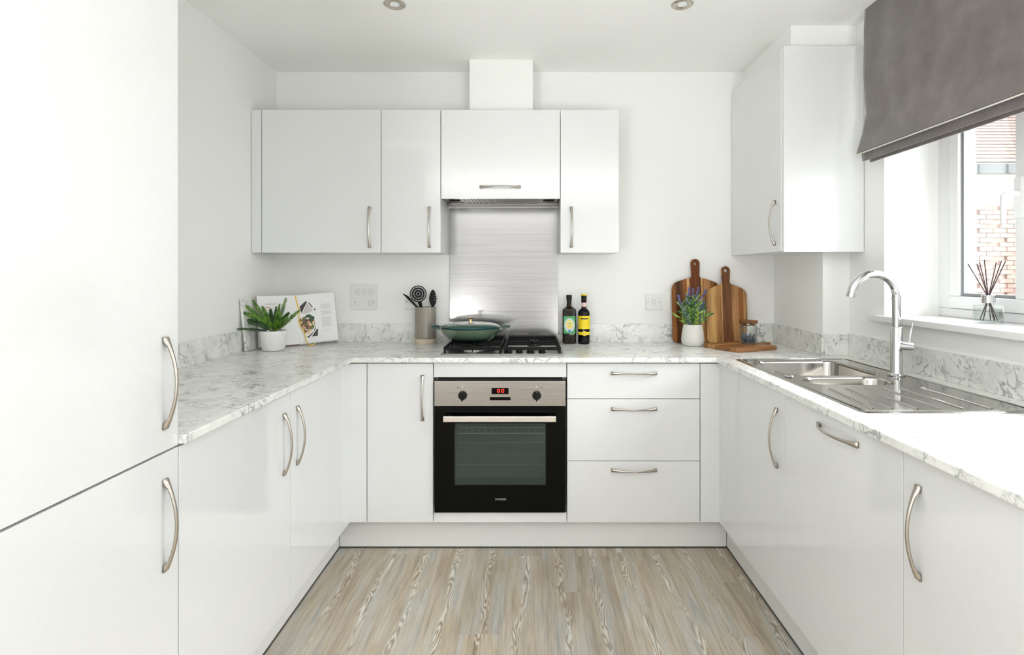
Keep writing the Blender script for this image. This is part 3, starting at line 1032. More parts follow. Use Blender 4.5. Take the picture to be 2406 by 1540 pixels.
# ------------------------------------------------------------------ gas hob
HX0, HX1, HY0, HY1 = -0.425, 0.145, 2.583, 3.064
t = thing('gas_hob', 'four-burner steel gas hob with black cast iron supports', 'hob', (-0.14, 2.82, WT))
bm = bmesh.new()
prism(bm, rrect((HX0 + HX1) / 2, (HY0 + HY1) / 2, HX1 - HX0, HY1 - HY0, 0.01), WT + 0.0003, WT + 0.006)
obj('base_plate', bm, M['steel'], t, bevel=0.002)
ZP = WT + 0.0063
burn = [(-0.285, 2.705, 0.045), (-0.285, 2.93, 0.032), (0.010, 2.735, 0.030), (0.010, 2.93, 0.038)]
for bx_, by_, br in burn:
    bm = bmesh.new()
    lathe(bm, [(br + 0.010, ZP), (br + 0.006, ZP + 0.004), (br, ZP + 0.010), (br - 0.004, ZP + 0.016)], bx_, by_, 32)
    bn = obj('burner', bm, M['chrome'], t, smooth=True)
    bm = bmesh.new()
    lathe(bm, [(br - 0.005, ZP + 0.0163), (br - 0.002, ZP + 0.019), (br - 0.004, ZP + 0.022), (br * 0.5, ZP + 0.023)], bx_, by_, 32)
    obj('burner_cap', bm, M['iron'], bn, smooth=True)
for gx0, gx1, hole in ((-0.412, -0.146, (0, 1)), (-0.134, 0.132, (2, 3))):
    bm = bmesh.new()
    gy0, gy1 = 2.598, 3.050
    z0, z1 = WT + 0.020, WT + 0.035
    w = 0.009
    rails = [(gx0, gx1, gy0, gy0 + w, z0, z1), (gx0, gx1, gy1 - w, gy1, z0, z1), (gx0, gx0 + w, gy0 + w, gy1 - w, z0, z1), (gx1 - w, gx1, gy0 + w, gy1 - w, z0, z1),
             (gx0 + w, gx1 - w, 2.818, 2.828, z0, z1)]
    for r in rails:
        box(bm, *r)
    for x in (gx0, gx1 - w):
        for y in (gy0, gy1 - w, 2.818):
            box(bm, x, x + w, y, y + w, ZP, z0)
    for k in hole:
        bx_, by_, br = burn[k]
        lo, hi = (gy0 + w, 2.818) if by_ < 2.82 else (2.828, gy1 - w)
        for seg in ((gx0 + w, bx_ - 0.022, by_ - 0.003, by_ + 0.003), (bx_ + 0.022, gx1 - w, by_ - 0.003, by_ + 0.003),
                    (bx_ - 0.003, bx_ + 0.003, lo, by_ - 0.022), (bx_ - 0.003, bx_ + 0.003, by_ + 0.022, hi)):
            box(bm, *seg, z0 + 0.006, z1 + 0.001)
    obj('pan_support', bm, M['iron'], t, bevel=0.0015)
for kx in (-0.112, -0.062, -0.010, 0.045):
    bm = bmesh.new()
    lathe(bm, [(0.017, ZP), (0.017, ZP + 0.004), (0.0145, ZP + 0.005), (0.0135, ZP + 0.019), (0.0125, ZP + 0.0195)], kx, 2.632, 20)
    obj('knob', bm, M['black'], t, smooth=True)

# ------------------------------------------------------------------ shallow casserole
m_, nt_, b_ = new_mat('green_enamel')
tc = N(nt_, 'ShaderNodeTexCoord')
sep = N(nt_, 'ShaderNodeSeparateXYZ')
nt_.links.new(tc.outputs['Object'], sep.inputs[0])
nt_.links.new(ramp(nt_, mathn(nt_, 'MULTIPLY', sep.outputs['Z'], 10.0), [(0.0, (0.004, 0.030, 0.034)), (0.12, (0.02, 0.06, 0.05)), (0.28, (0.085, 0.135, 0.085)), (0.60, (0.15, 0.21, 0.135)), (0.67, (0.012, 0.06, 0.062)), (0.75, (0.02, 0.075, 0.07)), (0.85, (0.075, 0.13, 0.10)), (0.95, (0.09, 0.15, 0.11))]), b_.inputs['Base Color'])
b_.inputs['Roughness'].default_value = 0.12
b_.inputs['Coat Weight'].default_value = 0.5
M['enamel'] = m_
zc = WT + 0.0365
t = thing('casserole_dish', 'shallow green enamel casserole with lid and brass knob on the hob', 'casserole dish', (-0.317, 2.868, zc))
bm = bmesh.new()
lathe(bm, [(0.085, 0.0), (0.104, 0.003), (0.122, 0.015), (0.142, 0.039), (0.154, 0.060), (0.157, 0.065), (0.152, 0.066), (0.147, 0.060), (0.133, 0.036), (0.110, 0.012), (0.08, 0.006)], 0, 0, 56)
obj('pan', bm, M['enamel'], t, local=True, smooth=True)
bm = bmesh.new()
lathe(bm, [(0.150, 0.0665), (0.152, 0.070), (0.148, 0.075), (0.128, 0.084), (0.09, 0.090), (0.05, 0.093), (0.012, 0.094)], 0, 0, 56, True, True)
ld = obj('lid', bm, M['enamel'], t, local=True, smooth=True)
bm = bmesh.new()
lathe(bm, [(0.008, 0.0943), (0.0065, 0.100), (0.0075, 0.108), (0.018, 0.1115), (0.019, 0.114), (0.017, 0.116), (0.004, 0.117)], 0, 0, 28)
obj('lid_knob', bm, plain('polished_brass', (0.80, 0.58, 0.26), 0.18, 1.0), ld, local=True, smooth=True)
for s_ in (-1, 1):
    bm = bmesh.new()
    pts = []
    for i in range(15):
        a = -PI / 2 + PI * i / 14
        pts.append((s_ * (0.150 + 0.050 * math.cos(a)), 0.043 * math.sin(a), 0.060 + 0.013 * math.cos(a)))
    tube(bm, pts, [0.006] * 15, 10)
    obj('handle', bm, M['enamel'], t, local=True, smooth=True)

# ------------------------------------------------------------------ utensil pot and utensils
t = thing('utensil_pot', 'grey glazed utensil pot with cream foot left of the splashback', 'utensil pot', (-0.578, 3.026, WT))
bm = bmesh.new()
lathe(bm, [(0.0555, 0.0003), (0.057, 0.003), (0.0575, 0.024), (0.0572, 0.0275)], 0, 0, 40)
obj('foot', bm, plain('bare_cream_clay', (0.62, 0.53, 0.42), 0.7), t, local=True, smooth=True)
bm = bmesh.new()
lathe(bm, [(0.0540, 0.0278), (0.0572, 0.031), (0.0575, 0.190), (0.0565, 0.197), (0.0535, 0.197), (0.0525, 0.190), (0.0520, 0.034), (0.010, 0.032)], 0, 0, 40)
obj('body', bm, plain('grey_taupe_glaze', (0.27, 0.245, 0.205), 0.22), t, local=True, smooth=True)
PX, PY, PZ = -0.578, 3.026, WT + 0.198


def disc_xz(bm, cx, cz, rx, rz, y0, y1, n=36):
    mt = Matrix.Rotation(PI / 2, 4, 'X')
    prism(bm, [(cx + rx * math.cos(2 * PI * i / n), cz + rz * math.sin(2 * PI * i / n)) for i in range(n)], -y1, -y0, mt)


t = thing('slotted_skimmer', 'round black perforated skimmer in the utensil pot', 'skimmer', (PX, PY, WT + 0.036))
bm = bmesh.new()
cx, cz, R = -0.614, 1.162, 0.045
# rim ring and two perforated rings built as radial bars with gaps
mt = Matrix.Translation((0, 3.012, 0)) @ Matrix.Rotation(PI / 2, 4, 'X')
circ = lambda r, n=60: [(cx + r * math.cos(2 * PI * i / n), cz + r * math.sin(2 * PI * i / n)) for i in range(n)]
ring_prism(bm, circ(R), circ(R - 0.005), 0, 0.003, mt)
ring_prism(bm, circ(R - 0.011), circ(R - 0.019), 0, 0.003, mt)
ring_prism(bm, circ(R - 0.024), circ(R - 0.033), 0, 0.003, mt)
prism(bm, circ(0.007, 20), 0, 0.003, mt)
for n, r0, r1, w in ((26, R - 0.0135, R - 0.0035, 0.0030), (18, R - 0.0265, R - 0.0175, 0.0028), (10, 0.006, R - 0.0305, 0.0026)):
    for i in range(n):
        a = 2 * PI * i / n
        ca, sa = math.cos(a), math.sin(a)
        prism(bm, [(cx + r0 * ca + w / 2 * sa, cz + r0 * sa - w / 2 * ca), (cx + r1 * ca + w / 2 * sa, cz + r1 * sa - w / 2 * ca),
                   (cx + r1 * ca - w / 2 * sa, cz + r1 * sa + w / 2 * ca), (cx + r0 * ca - w / 2 * sa, cz + r0 * sa + w / 2 * ca)][::1], 0.0004, 0.0026, mt)
obj('head', bm, M['black'], t)
bm = bmesh.new()
tube(bm, [(-0.607, 3.0105, 1.121), (-0.600, 3.013, 1.095), (-0.592, 3.02, 1.06), (-0.570, 3.03, 0.937)], [0.011, 0.008, 0.006, 0.006], 10)
obj('handle', bm, M['black'], t, smooth=True)
t = thing('spatula', 'slim black spatula leaning out left in the utensil pot', 'spatula', (PX, PY, WT + 0.036))
bm = bmesh.new()
prism(bm, [(-0.697, 1.164), (-0.690, 1.163), (-0.664, 1.149), (-0.626, 1.107), (-0.632, 1.100), (-0.665, 1.130)], -3.004, -3.000, Matrix.Rotation(PI / 2, 4, 'X'))
obj('blade', bm, M['black'], t, bevel=0.0008)
bm = bmesh.new()
tube(bm, [(-0.640, 3.002, 1.114), (-0.615, 3.003, 1.088), (-0.540, 3.02, 0.940)], [0.006, 0.006, 0.006], 10)
obj('handle', bm, M['black'], t, smooth=True)
t = thing('serving_spoon', 'black oval slotted spoon upright in the utensil pot', 'spoon', (PX, PY, WT + 0.036))
bm = bmesh.new()
mt = Matrix.Translation((0, 3.045, 0)) @ Matrix.Rotation(PI / 2, 4, 'X')
o_ = [(-0.541 + 0.0205 * math.cos(2 * PI * i / 32) * (1.0 - 0.25 * max(0, math.sin(2 * PI * i / 32))), 1.138 + 0.046 * math.sin(2 * PI * i / 32)) for i in range(32)]
prism(bm, o_, 0, 0.005, mt)
obj('bowl', bm, M['black'], t, bevel=0.002)
bm = bmesh.new()
for k in range(3):
    prism(bm, rrect(-0.528 + 0.001 * k, 1.128 + 0.013 * k, 0.010, 0.004, 0.0015), 0.0051, 0.0058, mt)
obj('slot', bm, M['gasket'], t, label='three pale slots in the spoon')
bm = bmesh.new()
tube(bm, [(-0.541, 3.043, 1.10), (-0.546, 3.04, 1.06), (-0.560, 3.035, 0.937)], [0.0075, 0.006, 0.006], 10)
obj('handle', bm, M['black'], t, smooth=True)

# ------------------------------------------------------------------ bottles
M['bottle'] = plain('dark_olive_bottle_glass', (0.012, 0.008, 0.002), 0.08, spec=0.25)
M['bottle_k'] = plain('near_black_bottle_glass', (0.004, 0.003, 0.005), 0.08, spec=0.25)
t = thing('oil_bottle', 'square dark olive oil bottle with green label beside the splashback', 'bottle', (0.199, 3.040, WT))


def sq_loft(bm, prof, k=5):
    """prof rows: (half-width, corner radius, z)"""
    prev = None
    for hw, r, z in prof:
        ring = [bm.verts.new((x, y, z)) for x, y in rrect(0, 0, 2 * hw, 2 * hw, min(r, hw * 0.999), k)]
        if prev:
            n = len(ring)
            for i in range(n):
                bm.faces.new([prev[i], prev[(i + 1) % n], ring[(i + 1) % n], ring[i]])
        else:
            bm.faces.new(list(reversed(ring)))
        prev = ring
    bm.faces.new(prev)


bm = bmesh.new()
sq_loft(bm, [(0.032, 0.008, 0.0003), (0.0355, 0.010, 0.004), (0.036, 0.010, 0.02), (0.036, 0.010, 0.176), (0.0345, 0.011, 0.185), (0.025, 0.015, 0.192), (0.0145, 0.0144, 0.200), (0.0125, 0.0124, 0.212), (0.0125, 0.0124, 0.236)])
obj('glass_body', bm, M['bottle'], t, local=True, smooth=True)
bm = bmesh.new()
lathe(bm, [(0.0135, 0.2363), (0.0150, 0.238), (0.0150, 0.259), (0.0135, 0.2615)], 0, 0, 24)
obj('cap', bm, M['black'], t, local=True, smooth=True)
RX = Matrix.Translation((0, -0.0362, 0)) @ Matrix.Rotation(PI / 2, 4, 'X')
bm = bmesh.new()
prism(bm, rrect(0, 0.102, 0.062, 0.094, 0.003), 0, 0.0006, RX)
lb = obj('label', bm, plain('green_paper_label', (0.05, 0.34, 0.10), 0.4), t, local=True, label='green paper label with a white oval and yellow disc')


def ell(cx, cz, rx, rz, n=32):
    return [(cx + rx * math.cos(2 * PI * i / n), cz + rz * math.sin(2 * PI * i / n)) for i in range(n)]


bm = bmesh.new()
prism(bm, ell(0, 0.100, 0.028, 0.038), 0.0007, 0.0010, RX)
obj('emblem_oval', bm, plain('pale_blue_grey_print', (0.55, 0.58, 0.66), 0.5), lb, local=True)
bm = bmesh.new()
prism(bm, ell(0, 0.104, 0.0195, 0.024), 0.0011, 0.0014, RX)
obj('emblem_disc', bm, plain('yellow_print', (0.78, 0.70, 0.16), 0.5), lb, local=True)
bm = bmesh.new()
prism(bm, rrect(0, 0.109, 0.022, 0.006, 0.002), 0.0015, 0.0017, RX)
obj('printed_band', bm, plain('teal_print', (0.25, 0.42, 0.45), 0.5), lb, local=True)
bm = bmesh.new()
prism(bm, rrect(0, 0.094, 0.014, 0.005, 0.002), 0.0015, 0.0017, RX)
obj('printed_band', bm, M['brick_o'], lb, local=True)
bm = bmesh.new()
prism(bm, rrect(0, 0.069, 0.013, 0.013, 0.003), 0.0015, 0.0017, RX)
obj('printed_square', bm, plain('blue_print', (0.05, 0.25, 0.50), 0.5), lb, local=True)

VR = 0.0315
t = thing('vinegar_bottle', 'round dark vinegar bottle with yellow labels and yellow cap top', 'bottle', (0.2765, 3.008, WT))
bm = bmesh.new()
lathe(bm, [(0.028, 0.0003), (0.031, 0.004), (VR, 0.015), (VR, 0.160), (0.0295, 0.174), (0.022, 0.184), (0.0145, 0.190), (0.0125, 0.200), (0.0128, 0.222)], 0, 0, 36)
obj('glass_body', bm, M['bottle_k'], t, local=True, smooth=True)
bm = bmesh.new()
lathe(bm, [(0.0130, 0.2223), (0.0140, 0.224), (0.0148, 0.257), (0.0140, 0.259)], 0, 0, 28)
obj('capsule', bm, M['black'], t, local=True, smooth=True)
bm = bmesh.new()
lathe(bm, [(0.0152, 0.2593), (0.0165, 0.260), (0.0165, 0.265), (0.0150, 0.267)], 0, 0, 28)
M['yellow'] = plain('bright_yellow_paper', (0.86, 0.66, 0.01), 0.4)
obj('cap_top', bm, M['yellow'], t, local=True, smooth=True, label='bright yellow disc on top of the cap')


def wrap(r, a0, a1, z0, z1, n=20, th=0.0004, zf=None):
    """label wrapped round a bottle; angles in degrees from the camera side"""
    bm = bmesh.new()
    cols = []
    for i in range(n + 1):
        u = i / n
        a = math.radians(a0 + (a1 - a0) * u)
        e = zf(u) if zf else 0
        c = []
        for rr in (r, r + th):
            for z in (z0 - e, z1 + e):
                c.append(bm.verts.new((rr * math.sin(a), -rr * math.cos(a), z)))
        cols.append(c)
    for p, q in zip(cols[:-1], cols[1:]):
        bm.faces.new([p[2], q[2], q[3], p[3]])
        bm.faces.new([p[0], p[1], q[1], q[0]])
        bm.faces.new([p[1], p[3], q[3], q[1]])
        bm.faces.new([p[0], q[0], q[2], p[2]])
    bm.faces.new([cols[0][0], cols[0][2], cols[0][3], cols[0][1]])
    bm.faces.new([cols[-1][0], cols[-1][1], cols[-1][3], cols[-1][2]])
    return bm


obj('label', wrap(VR + 0.0002, -80, 80, 0.082, 0.152), M['yellow'], t, local=True, smooth=True, label='large yellow paper label')
obj('lower_label', wrap(VR + 0.0002, -80, 80, 0.050, 0.066, 24, zf=lambda u: 0.005 * max(0, 1 - abs(u - 0.5) * 7)), M['yellow'], t, local=True, smooth=True, label='narrow yellow band with a pointed middle')
obj('neck_label', wrap(0.0131, -85, 85, 0.200, 0.2215), plain('pale_pink_paper', (0.75, 0.52, 0.50), 0.5), t, local=True, smooth=True, label='pale pink neck label')
bm = wrap(VR + 0.0007, -38, 38, 0.1335, 0.1400, 14, 0.0002)
obj('printed_line', bm, M['dark_print'], t, local=True)
bm = wrap(VR + 0.0007, -55, -50, 0.09, 0.128, 3, 0.0002)
obj('printed_line', bm, M['brick_o'], t, local=True)
bm = wrap(VR + 0.0007, -14, 14, 0.055, 0.061, 6, 0.0002)
obj('printed_line', bm, M['brick_o'], t, local=True)

# ------------------------------------------------------------------ recipe book, its ribbon and the marble stand
# local frame: x along the page line, y = outwards (towards camera), z up, leaning back
def frame2d(px, py, ang):
    return Matrix.Translation((px, py, 0)) @ Matrix.Rotation(ang, 4, 'Z')


sp = Vector((-1.207, 2.91, WT))
angL = math.atan2(0.13, 0.143)      # left page line (towards the spine)
angR = math.atan2(0.105, 0.165)     # right page line
lean = math.radians(8)
t = thing('recipe_book', 'open white recipe book propped up in the left corner', 'book', tuple(sp))
ML = Matrix.Rotation(angL, 4, 'Z') @ Matrix.Rotation(-lean, 4, 'X')
MR = Matrix.Rotation(angR, 4, 'Z') @ Matrix.Rotation(-lean, 4, 'X') @ Matrix.Rotation(-math.radians(4), 4, 'Y')
PW, PH, PTH = 0.195, 0.256, 0.011


def lbox(bm, m, x0, x1, y0, y1, z0, z1):
    vs = box(bm, x0, x1, y0, y1, z0, z1)
    for v in vs:
        v.co = m @ v.co


PWL = 0.200
# page blocks; local y runs away from the reader
for nm, m, xa, xb in (('page_block', ML, -PWL, -0.001), ('page_block', MR, 0.001, PW)):
    bm = bmesh.new()
    lbox(bm, m, xa, xb, 0, PTH, 0.010, 0.010 + PH)
    obj(nm, bm, M['page'], t, local=True, bevel=0.001)
    bm = bmesh.new()
    lbox(bm, m, xa, xb + (0.004 if xb > 0.1 else 0), PTH + 0.0003, PTH + 0.003, 0.006, 0.010 + PH)
    obj('cover_board', bm, M['cover'] if xa < -0.1 else M['page'], t, local=True)


def pr(m, x0, x1, z0, z1, lift=0.0004):
    bm = bmesh.new()
    lbox(bm, m, x0, x1, -lift, -lift + 0.0003, z0, z1)
    return bm


# right page: text on its outer half, photographs on its inner half
bm = bmesh.new()
for blk in ((0.205, 0.182), (0.170, 0.152), (0.135, 0.085)):
    z = blk[0]
    while z > blk[1]:
        lbox(bm, MR, 0.120, 0.172 - random.random() * 0.008, -0.0006, -0.0003, z, z + 0.0016)
        z -= 0.0044
lbox(bm, MR, 0.110, 0.160, -0.0006, -0.0003, 0.064, 0.0655)
obj('text_block', bm, M['ink'], t, local=True)
for poly in ([(0.016, 0.205), (0.050, 0.232), (0.055, 0.226), (0.022, 0.168)], [(0.060, 0.222), (0.066, 0.222), (0.082, 0.196), (0.078, 0.194)],
             ell(0.090, 0.183, 0.004, 0.005, 12), [(0.062, 0.042), (0.092, 0.042), (0.097, 0.078), (0.092, 0.080)]):
    bm = bmesh.new()
    prism(bm, poly, 0.0002, 0.0005, MR @ Matrix.Rotation(PI / 2, 4, 'X'))
    obj('dark_picture', bm, M['dark_print'], t, local=True)
bm = bmesh.new()
prism(bm, [(0.026, 0.166), (0.055, 0.222), (0.076, 0.190), (0.080, 0.176), (0.050, 0.165)], 0.00015, 0.0003, MR @ Matrix.Rotation(PI / 2, 4, 'X'))
obj('pale_picture', bm, M['grey_print'], t, local=True)
bm = bmesh.new()
pts = [(0.004, 0.120), (0.010, 0.142), (0.028, 0.148), (0.060, 0.152), (0.078, 0.142), (0.086, 0.115), (0.080, 0.092), (0.062, 0.068), (0.044, 0.055), (0.030, 0.064), (0.016, 0.090)]
prism(bm, pts, 0.0002, 0.0006, MR @ Matrix.Rotation(PI / 2, 4, 'X'))
obj('food_picture', bm, M['food'], t, local=True)
bm = bmesh.new()
prism(bm, ell(0.056, 0.151, 0.015, 0.009, 16), 0.0007, 0.0009, MR @ Matrix.Rotation(PI / 2, 4, 'X'))
prism(bm, ell(0.073, 0.138, 0.012, 0.012, 16), 0.0007, 0.0009, MR @ Matrix.Rotation(PI / 2, 4, 'X'))
obj('herb_picture', bm, plain('dark_green_print', (0.02, 0.07, 0.025), 0.5), t, local=True)
bm = bmesh.new()
prism(bm, [(0.034, 0.046), (0.044, 0.044), (0.072, 0.066), (0.088, 0.100), (0.084, 0.080), (0.066, 0.055), (0.046, 0.036)], 0.0002, 0.0005, MR @ Matrix.Rotation(PI / 2, 4, 'X'))
obj('plate_shadow_picture', bm, M['dark_print'], t, local=True)
bm = bmesh.new()
lbox(bm, ML, -0.160, -0.110, -0.0006, -0.0003, 0.222, 0.226)
lbox(bm, ML, -0.060, -0.050, -0.0006, -0.0003, 0.235, 0.240)
for k in range(9):
    lbox(bm, ML, -0.165, -0.105, -0.0006, -0.0003, 0.170 - k * 0.006, 0.172 - k * 0.006)
obj('text_block', bm, M['ink'], t, local=True)
obj('heading', pr(ML, -0.160, -0.138, 0.205, 0.210), M['brick_o'], t, local=True)
# ribbon
m_r = MR
bm = bmesh.new()


def strip(bm, pts, w, th=0.0006):
    prev = None
    for k, p in enumerate(pts):
        p = Vector(p)
        a = Vector(pts[max(k - 1, 0)])
        b = Vector(pts[min(k + 1, len(pts) - 1)])
        d = (b - a).normalized()
        s = d.cross(Vector((0.45, -0.89, 0))).normalized() * w / 2
        nrm = d.cross(s).normalized() * th / 2
        ring = [bm.verts.new(q) for q in (p - s - nrm, p + s - nrm, p + s + nrm, p - s + nrm)]
        if prev:
            for i in range(4):
                bm.faces.new([prev[i], prev[(i + 1) % 4], ring[(i + 1) % 4], ring[i]])
        else:
            bm.faces.new(list(reversed(ring)))
        prev = ring
    bm.faces.new(prev)


c_ = lambda x, z, lift=0.003: tuple(MR @ Vector((x, -lift, z)))
strip(bm, [c_(-0.004, 0.268, 0.001), c_(0.000, 0.262), c_(0.004, 0.235), c_(0.008, 0.205), c_(0.011, 0.185), c_(0.010, 0.165)], 0.007)
strip(bm, [c_(0.010, 0.163, 0.004), c_(0.004, 0.135, 0.004), c_(0.012, 0.100, 0.004), c_(0.026, 0.065, 0.004), c_(0.030, 0.045, 0.005), c_(0.030, 0.025, 0.006), c_(0.036, 0.010, 0.010)], 0.0055)
q0 = MR @ Vector((0.036, -0.012, 0.010))
strip(bm, [tuple(q0 + Vector(v)) for v in ((0, 0, 0.0), (0.010, -0.012, -0.0075), (0.022, -0.012, -0.0085), (0.036, -0.004, -0.0050), (0.040, 0.001, 0.002))], 0.006)
rb = obj('ribbon', bm, M['ribbon'], t, local=True)

# marble-effect slab leaning on the left wall, half behind the book
bm = bmesh.new()
box(bm, 0.0, 0.012, -0.048, 0.048, 0.0, 0.258)
o = obj('marble_slab', bm, M['marble'], bevel=0.002)
o.location = (-1.3855, 2.742, WT + 0.0005)
o.rotation_euler = (0, -math.radians(5.6), 0)
tag(o, 'upright marble-effect slab leaning on the left wall behind the fern', 'slab')

# ------------------------------------------------------------------ potted fern
M['frond'] = leaf_mat('fresh_green_frond', (0.018, 0.085, 0.006), (0.13, 0.27, 0.018), 60)
M['frond_dark'] = leaf_mat('dark_green_frond', (0.006, 0.032, 0.008), (0.025, 0.085, 0.012), 45)
t = thing('potted_fern', 'small green artificial fern in a white pot in front of the recipe book', 'plant', (-1.268, 2.742, WT))
bm = bmesh.new()
lathe(bm, [(0.040, 0.0003), (0.047, 0.003), (0.053, 0.014), (0.0585, 0.045), (0.0610, 0.085), (0.0612, 0.096), (0.0598, 0.0985), (0.0570, 0.097), (0.0560, 0.085), (0.055, 0.080), (0.01, 0.079)], 0, 0, 44)
obj('pot', bm, M['ceramic'], t, local=True, smooth=True)
bm = bmesh.new()
lathe(bm, [(0.0550, 0.0812), (0.0548, 0.088), (0.03, 0.091), (0.004, 0.092)], 0, 0, 28)
obj('soil', bm, M['soil'], t, local=True, smooth=True)


def frond(tip, dark=False, sag=0.03, wid=0.020, n=17):
    bm = bmesh.new()
    base = Vector((tip[0] * 0.05, tip[1] * 0.05, 0.088))
    tip = Vector((tip[0], tip[1], tip[2]))
    mid = (base + tip) / 2 + Vector((0, 0, sag))
    P = lambda u: base * (1 - u) ** 2 + mid * 2 * u * (1 - u) + tip * u * u
    tube(bm, [P(i / 10) for i in range(11)], [0.0018 * (1 - 0.7 * i / 10) for i in range(11)], 5)
    for i in range(n):
        u = 0.16 + 0.82 * i / (n - 1)
        p = P(u)
        d = (P(min(u + 0.02, 1)) - P(u - 0.02)).normalized()
        side = d.cross(Vector((0.1, -1, 0.35))).normalized()
        nrm = d.cross(side).normalized()
        L = wid * (math.sin(PI * (0.12 + 0.84 * (u ** 0.8))) ** 0.7) + 0.003
        for s in (-1, 1):
            q = (side * s * 0.72 + d * 0.75).normalized()
            tw = d * 0.0042
            e = p + q * L - nrm * L * 0.15 * random.uniform(0.2, 1.6)
            a = bm.verts.new(p - tw)
            b = bm.verts.new(p + q * L * 0.5 - d * 0.0040 + nrm * 0.001)
            c = bm.verts.new(e)
            d2 = bm.verts.new(p + q * L * 0.5 + d * 0.0040 + nrm * 0.001)
            e2 = bm.verts.new(p + tw)
            bm.faces.new([a, b, c, d2, e2])
    return obj('frond', bm, M['frond_dark'] if dark else M['frond'], t, local=True)


for args in (((-0.136, -0.075, 0.112), True, 0.012, 0.010), ((-0.128, -0.02, 0.222), False, 0.020), ((-0.104, 0.005, 0.244), False, 0.012), ((-0.128, -0.045, 0.190), False, 0.028),
             ((0.066, -0.01, 0.256), False, -0.012), ((0.142, -0.035, 0.198), False, 0.004), ((-0.024, 0.02, 0.200), True, 0.0), ((0.004, 0.02, 0.212), True, 0.0, 0.012),
             ((-0.110, -0.03, 0.150), True, 0.030), ((0.050, -0.05, 0.180), False, 0.01), ((-0.070, -0.055, 0.180), False, 0.03), ((-0.118, 0.0, 0.178), True, 0.02),
             ((0.085, -0.02, 0.185), True, 0.012), ((-0.045, -0.02, 0.215), False, 0.01), ((0.026, 0.01, 0.225), False, 0.0, 0.014), ((-0.085, -0.07, 0.140), True, 0.03),
             ((0.095, -0.06, 0.168), False, 0.02, 0.014)):
    frond(*args)

# ------------------------------------------------------------------ chopping boards


def paddle(w, h, hh, hw0, hw1, top_sag=0.018, rb_=0.026, k=8):
    """outline of a board standing on its short side: body w x h, handle hh long"""
    pts = []
    for i in range(k + 1):                                   # bottom right
        a = math.radians(-90 + 90 * i / k)
        pts.append((w / 2 - rb_ + rb_ * math.cos(a), rb_ + rb_ * math.sin(a)))
    r = 0.045
    for i in range(k + 1):                                   # top right shoulder
        a = math.radians(0 + 72 * i / k)
        pts.append((w / 2 - r + r * math.cos(a), h - top_sag - r + r * math.sin(a)))
    pts.append((w * 0.20, h - 0.004))
    pts.append((hw1 / 2 + 0.008, h))
    pts.append((hw1 / 2, h + 0.010))
    pts.append((hw0 / 2, h + hh - hw0 / 2))
    for i in range(1, k):
        a = math.radians(180.0 * i / k)
        pts.append((hw0 / 2 * math.cos(a), h + hh - hw0 / 2 + hw0 / 2 * math.sin(a)))
    pts.append((-hw0 / 2, h + hh - hw0 / 2))
    pts.append((-hw1 / 2, h + 0.010))
    pts.append((-hw1 / 2 - 0.008, h))
    pts.append((-w * 0.20, h - 0.004))
    for i in range(k + 1):
        a = math.radians(108 + 72 * i / k)
        pts.append((-w / 2 + r + r * math.cos(a), h - top_sag - r + r * math.sin(a)))
    for i in range(k + 1):
        a = math.radians(180 + 90 * i / k)
        pts.append((-w / 2 + rb_ + rb_ * math.cos(a), rb_ + rb_ * math.sin(a)))
    return pts


def board(name, label, loc, rot, outline, th, mat, hole, group='wooden chopping boards'):
    bm = bmesh.new()
    hx, hz, hr = hole
    n = 20
    # split the outline at the hole so that the ring is a true through-hole
    mt = Matrix.Rotation(PI / 2, 4, 'X')
    prism(bm, outline, 0, th, mt)
    me_o = obj(name, bm, mat, bevel=0.003, segs=2)
    c = bmesh.new()
    prism(c, [(hx + hr * math.cos(2 * PI * i / n), hz + hr * math.sin(2 * PI * i / n)) for i in range(n)], -0.02, th + 0.02, mt)
    cut = obj('cut', c, mat)
    bo = me_o.modifiers.new('hole', 'BOOLEAN')
    bo.operation = 'DIFFERENCE'
    bo.object = cut
    bo.solver = 'EXACT'
    me_o.modifiers.move(1, 0)
    bpy.context.view_layer.update()
    dg = bpy.context.evaluated_depsgraph_get()
    nm = bpy.data.meshes.new_from_object(me_o.evaluated_get(dg))
    me_o.modifiers.clear()
    me_o.data = nm
    bpy.data.objects.remove(cut)
    me_o.location = loc
    me_o.rotation_euler = rot
    tag(me_o, label, 'chopping board', group)
    return me_o


DK, MD, LT, RD = (0.09, 0.032, 0.009), (0.25, 0.098, 0.026), (0.60, 0.36, 0.14), (0.155, 0.046, 0.010)
m1 = board_mat('acacia_strips_large', [(-0.2, MD), (-0.108, DK), (-0.090, (0.12, 0.05, 0.02)), (-0.074, MD), (-0.050, LT), (-0.037, RD), (0.020, (0.07, 0.025, 0.01)), (0.026, LT), (0.036, (0.38, 0.19, 0.07)), (0.075, MD), (0.1, RD)])
m2 = board_mat('acacia_strips_small', [(-0.2, (0.48, 0.27, 0.10)), (-0.094, (0.54, 0.33, 0.125)), (-0.06, (0.40, 0.205, 0.07)), (-0.030, LT), (-0.023, (0.17, 0.07, 0.026)), (0.028, (0.38, 0.20, 0.08)), (0.065, MD), (0.09, (0.40, 0.22, 0.09))])
# both lean against the wall: outlines are in x-z with thickness towards the camera
la = math.radians(4.6)
board('chopping_board', 'larger dark-striped wooden paddle board behind the lavender', (0.893, 3.050, WT + 0.0012), (-la, 0, 0), paddle(0.262, 0.352, 0.105, 0.048, 0.042), 0.016, m1, (0, 0.430, 0.0075))
la2 = la
board('chopping_board', 'smaller pale-sided wooden paddle board leaning beside the jar', (1.052, 3.0315, WT + 0.0016), (-la2, 0, 0), paddle(0.222, 0.318, 0.098, 0.048, 0.040), 0.016, m2, (0, 0.392, 0.0095))
